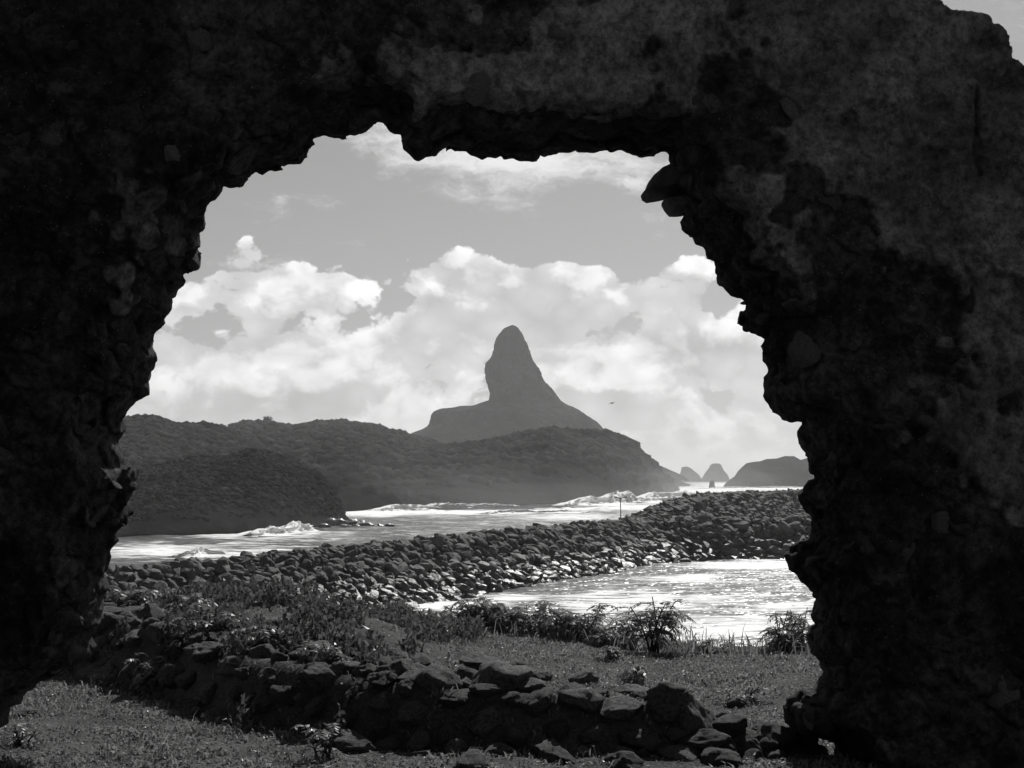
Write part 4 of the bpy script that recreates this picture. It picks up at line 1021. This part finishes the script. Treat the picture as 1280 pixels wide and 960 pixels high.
def build_bird():
    p = at(765, 504, 150); s = 0.36
    root = empty('bird', p); tag(root, 'small dark bird gliding to the right of the peak', 'bird'); root.rotation_euler = (0.25, -0.30, 0.5)
    V, Fc = [], []; tube(V, Fc, [(0, -.5 * s, 0), (0, -.42 * s, 0), (0, -.2 * s, .01), (0, .1 * s, 0), (0, .32 * s, 0), (0, .62 * s, 0)], [.01, .035, .06, .06, .03, .02], 8)
    link('body', mesh_np('body', V, np.array(Fc), M['bird']), root)
    for sg in (-1, 1):
        Vw = [(0, -.14 * s, .02), (0, .14 * s, .02), (sg * .5 * s, -.22 * s, .16 * s), (sg * .5 * s, .05 * s, .16 * s), (sg * 1.15 * s, .16 * s, .02 * s)]
        Vw += [(x, y, z - .012) for x, y, z in Vw]
        link('wing', mesh_np('wing', Vw, [np.array([(0, 1, 3, 2), (5, 7, 8, 6), (0, 2, 7, 5), (1, 6, 8, 3)]), np.array([(2, 3, 4), (7, 9, 8), (2, 4, 9), (3, 9, 4)])], M['bird'], False), root)
build_bird()

# ------------------------------------------------------------------ haze
def build_haze():
    me = bpy.data.meshes.new('haze'); bm = bmesh.new(); bmesh.ops.create_cube(bm, size=1.0)
    bm.to_mesh(me); bm.free()
    o = link('haze', me, None, (0, 9700, 109), None, (41000, 22000, 222)); tag(o, 'thin sea haze filling the air over the bay', 'haze', kind='stuff')
    def fn(g, out):
        v = g.n('ShaderNodeVolumePrincipled'); v.inputs['Color'].default_value = (.95, .95, .95, 1)
        v.inputs['Density'].default_value = HAZE; v.inputs['Anisotropy'].default_value = 0.38
        g.nt.links.new(v.outputs[0], out.inputs['Volume'])
    me.materials.append(material('sea_haze', fn))
HAZE = 0.00011
build_haze()

def spray(label, a, b, depth, height, density, seed):
    """Fine salt spray hanging over the surf: a long low rounded bank of mist."""
    A, B = sea_at(*a), sea_at(*b); c = (A + B) / 2; L = (B - A).length
    bm = bmesh.new(); bmesh.ops.create_icosphere(bm, subdivisions=4, radius=1.0)
    V = np.array([v.co[:] for v in bm.verts]); Fc = np.array([[v.index for v in f.verts] for f in bm.faces]); bm.free()
    V *= (1 + 0.35 * fbm(V[:, 0] * 4, V[:, 1] * 2, V[:, 2] * 2, 3, seed))[:, None]
    V = V * [L / 2, depth, height]; V[:, 2] = np.maximum(V[:, 2], 0.0) + 0.6
    def fn(g, out):
        v = g.n('ShaderNodeVolumePrincipled'); v.inputs['Color'].default_value = (.97, .97, .97, 1)
        v.inputs['Density'].default_value = density; v.inputs['Anisotropy'].default_value = 0.4
        g.nt.links.new(v.outputs[0], out.inputs['Volume'])
    o = link('sea_spray', mesh_np('sea_spray', V, Fc, material('sea_spray', fn)), None, (c.x, c.y, 0), (0, 0, math.atan2(B.y - A.y, B.x - A.x)))
    tag(o, label, 'spray', kind='stuff')
for k, (hs, dn_) in enumerate(((0.45, 0.0008), (0.75, 0.0006), (1.1, 0.0005), (1.6, 0.0004))):
    spray('salt spray drifting along the foot of the headland', (430 - 20 * k, 637), (700 + 10 * k, 633), 30 + 14 * k, 15 * hs, dn_ * 0.7, 3 + k)
    spray('salt spray over the breakers below the headland end', (600 - 15 * k, 632), (885 + 6 * k, 619), 40 + 16 * k, 18 * hs, dn_ * 0.7, 15 + k)
for k, (hs, dn_) in enumerate(((0.5, 0.0010), (1.0, 0.0007), (1.7, 0.0005))):
    spray('low spray over the wave breaking on the spur', (150 - 20 * k, 672), (440, 659), 10 + 5 * k, 5 * hs, dn_ * 0.6, 28 + k)
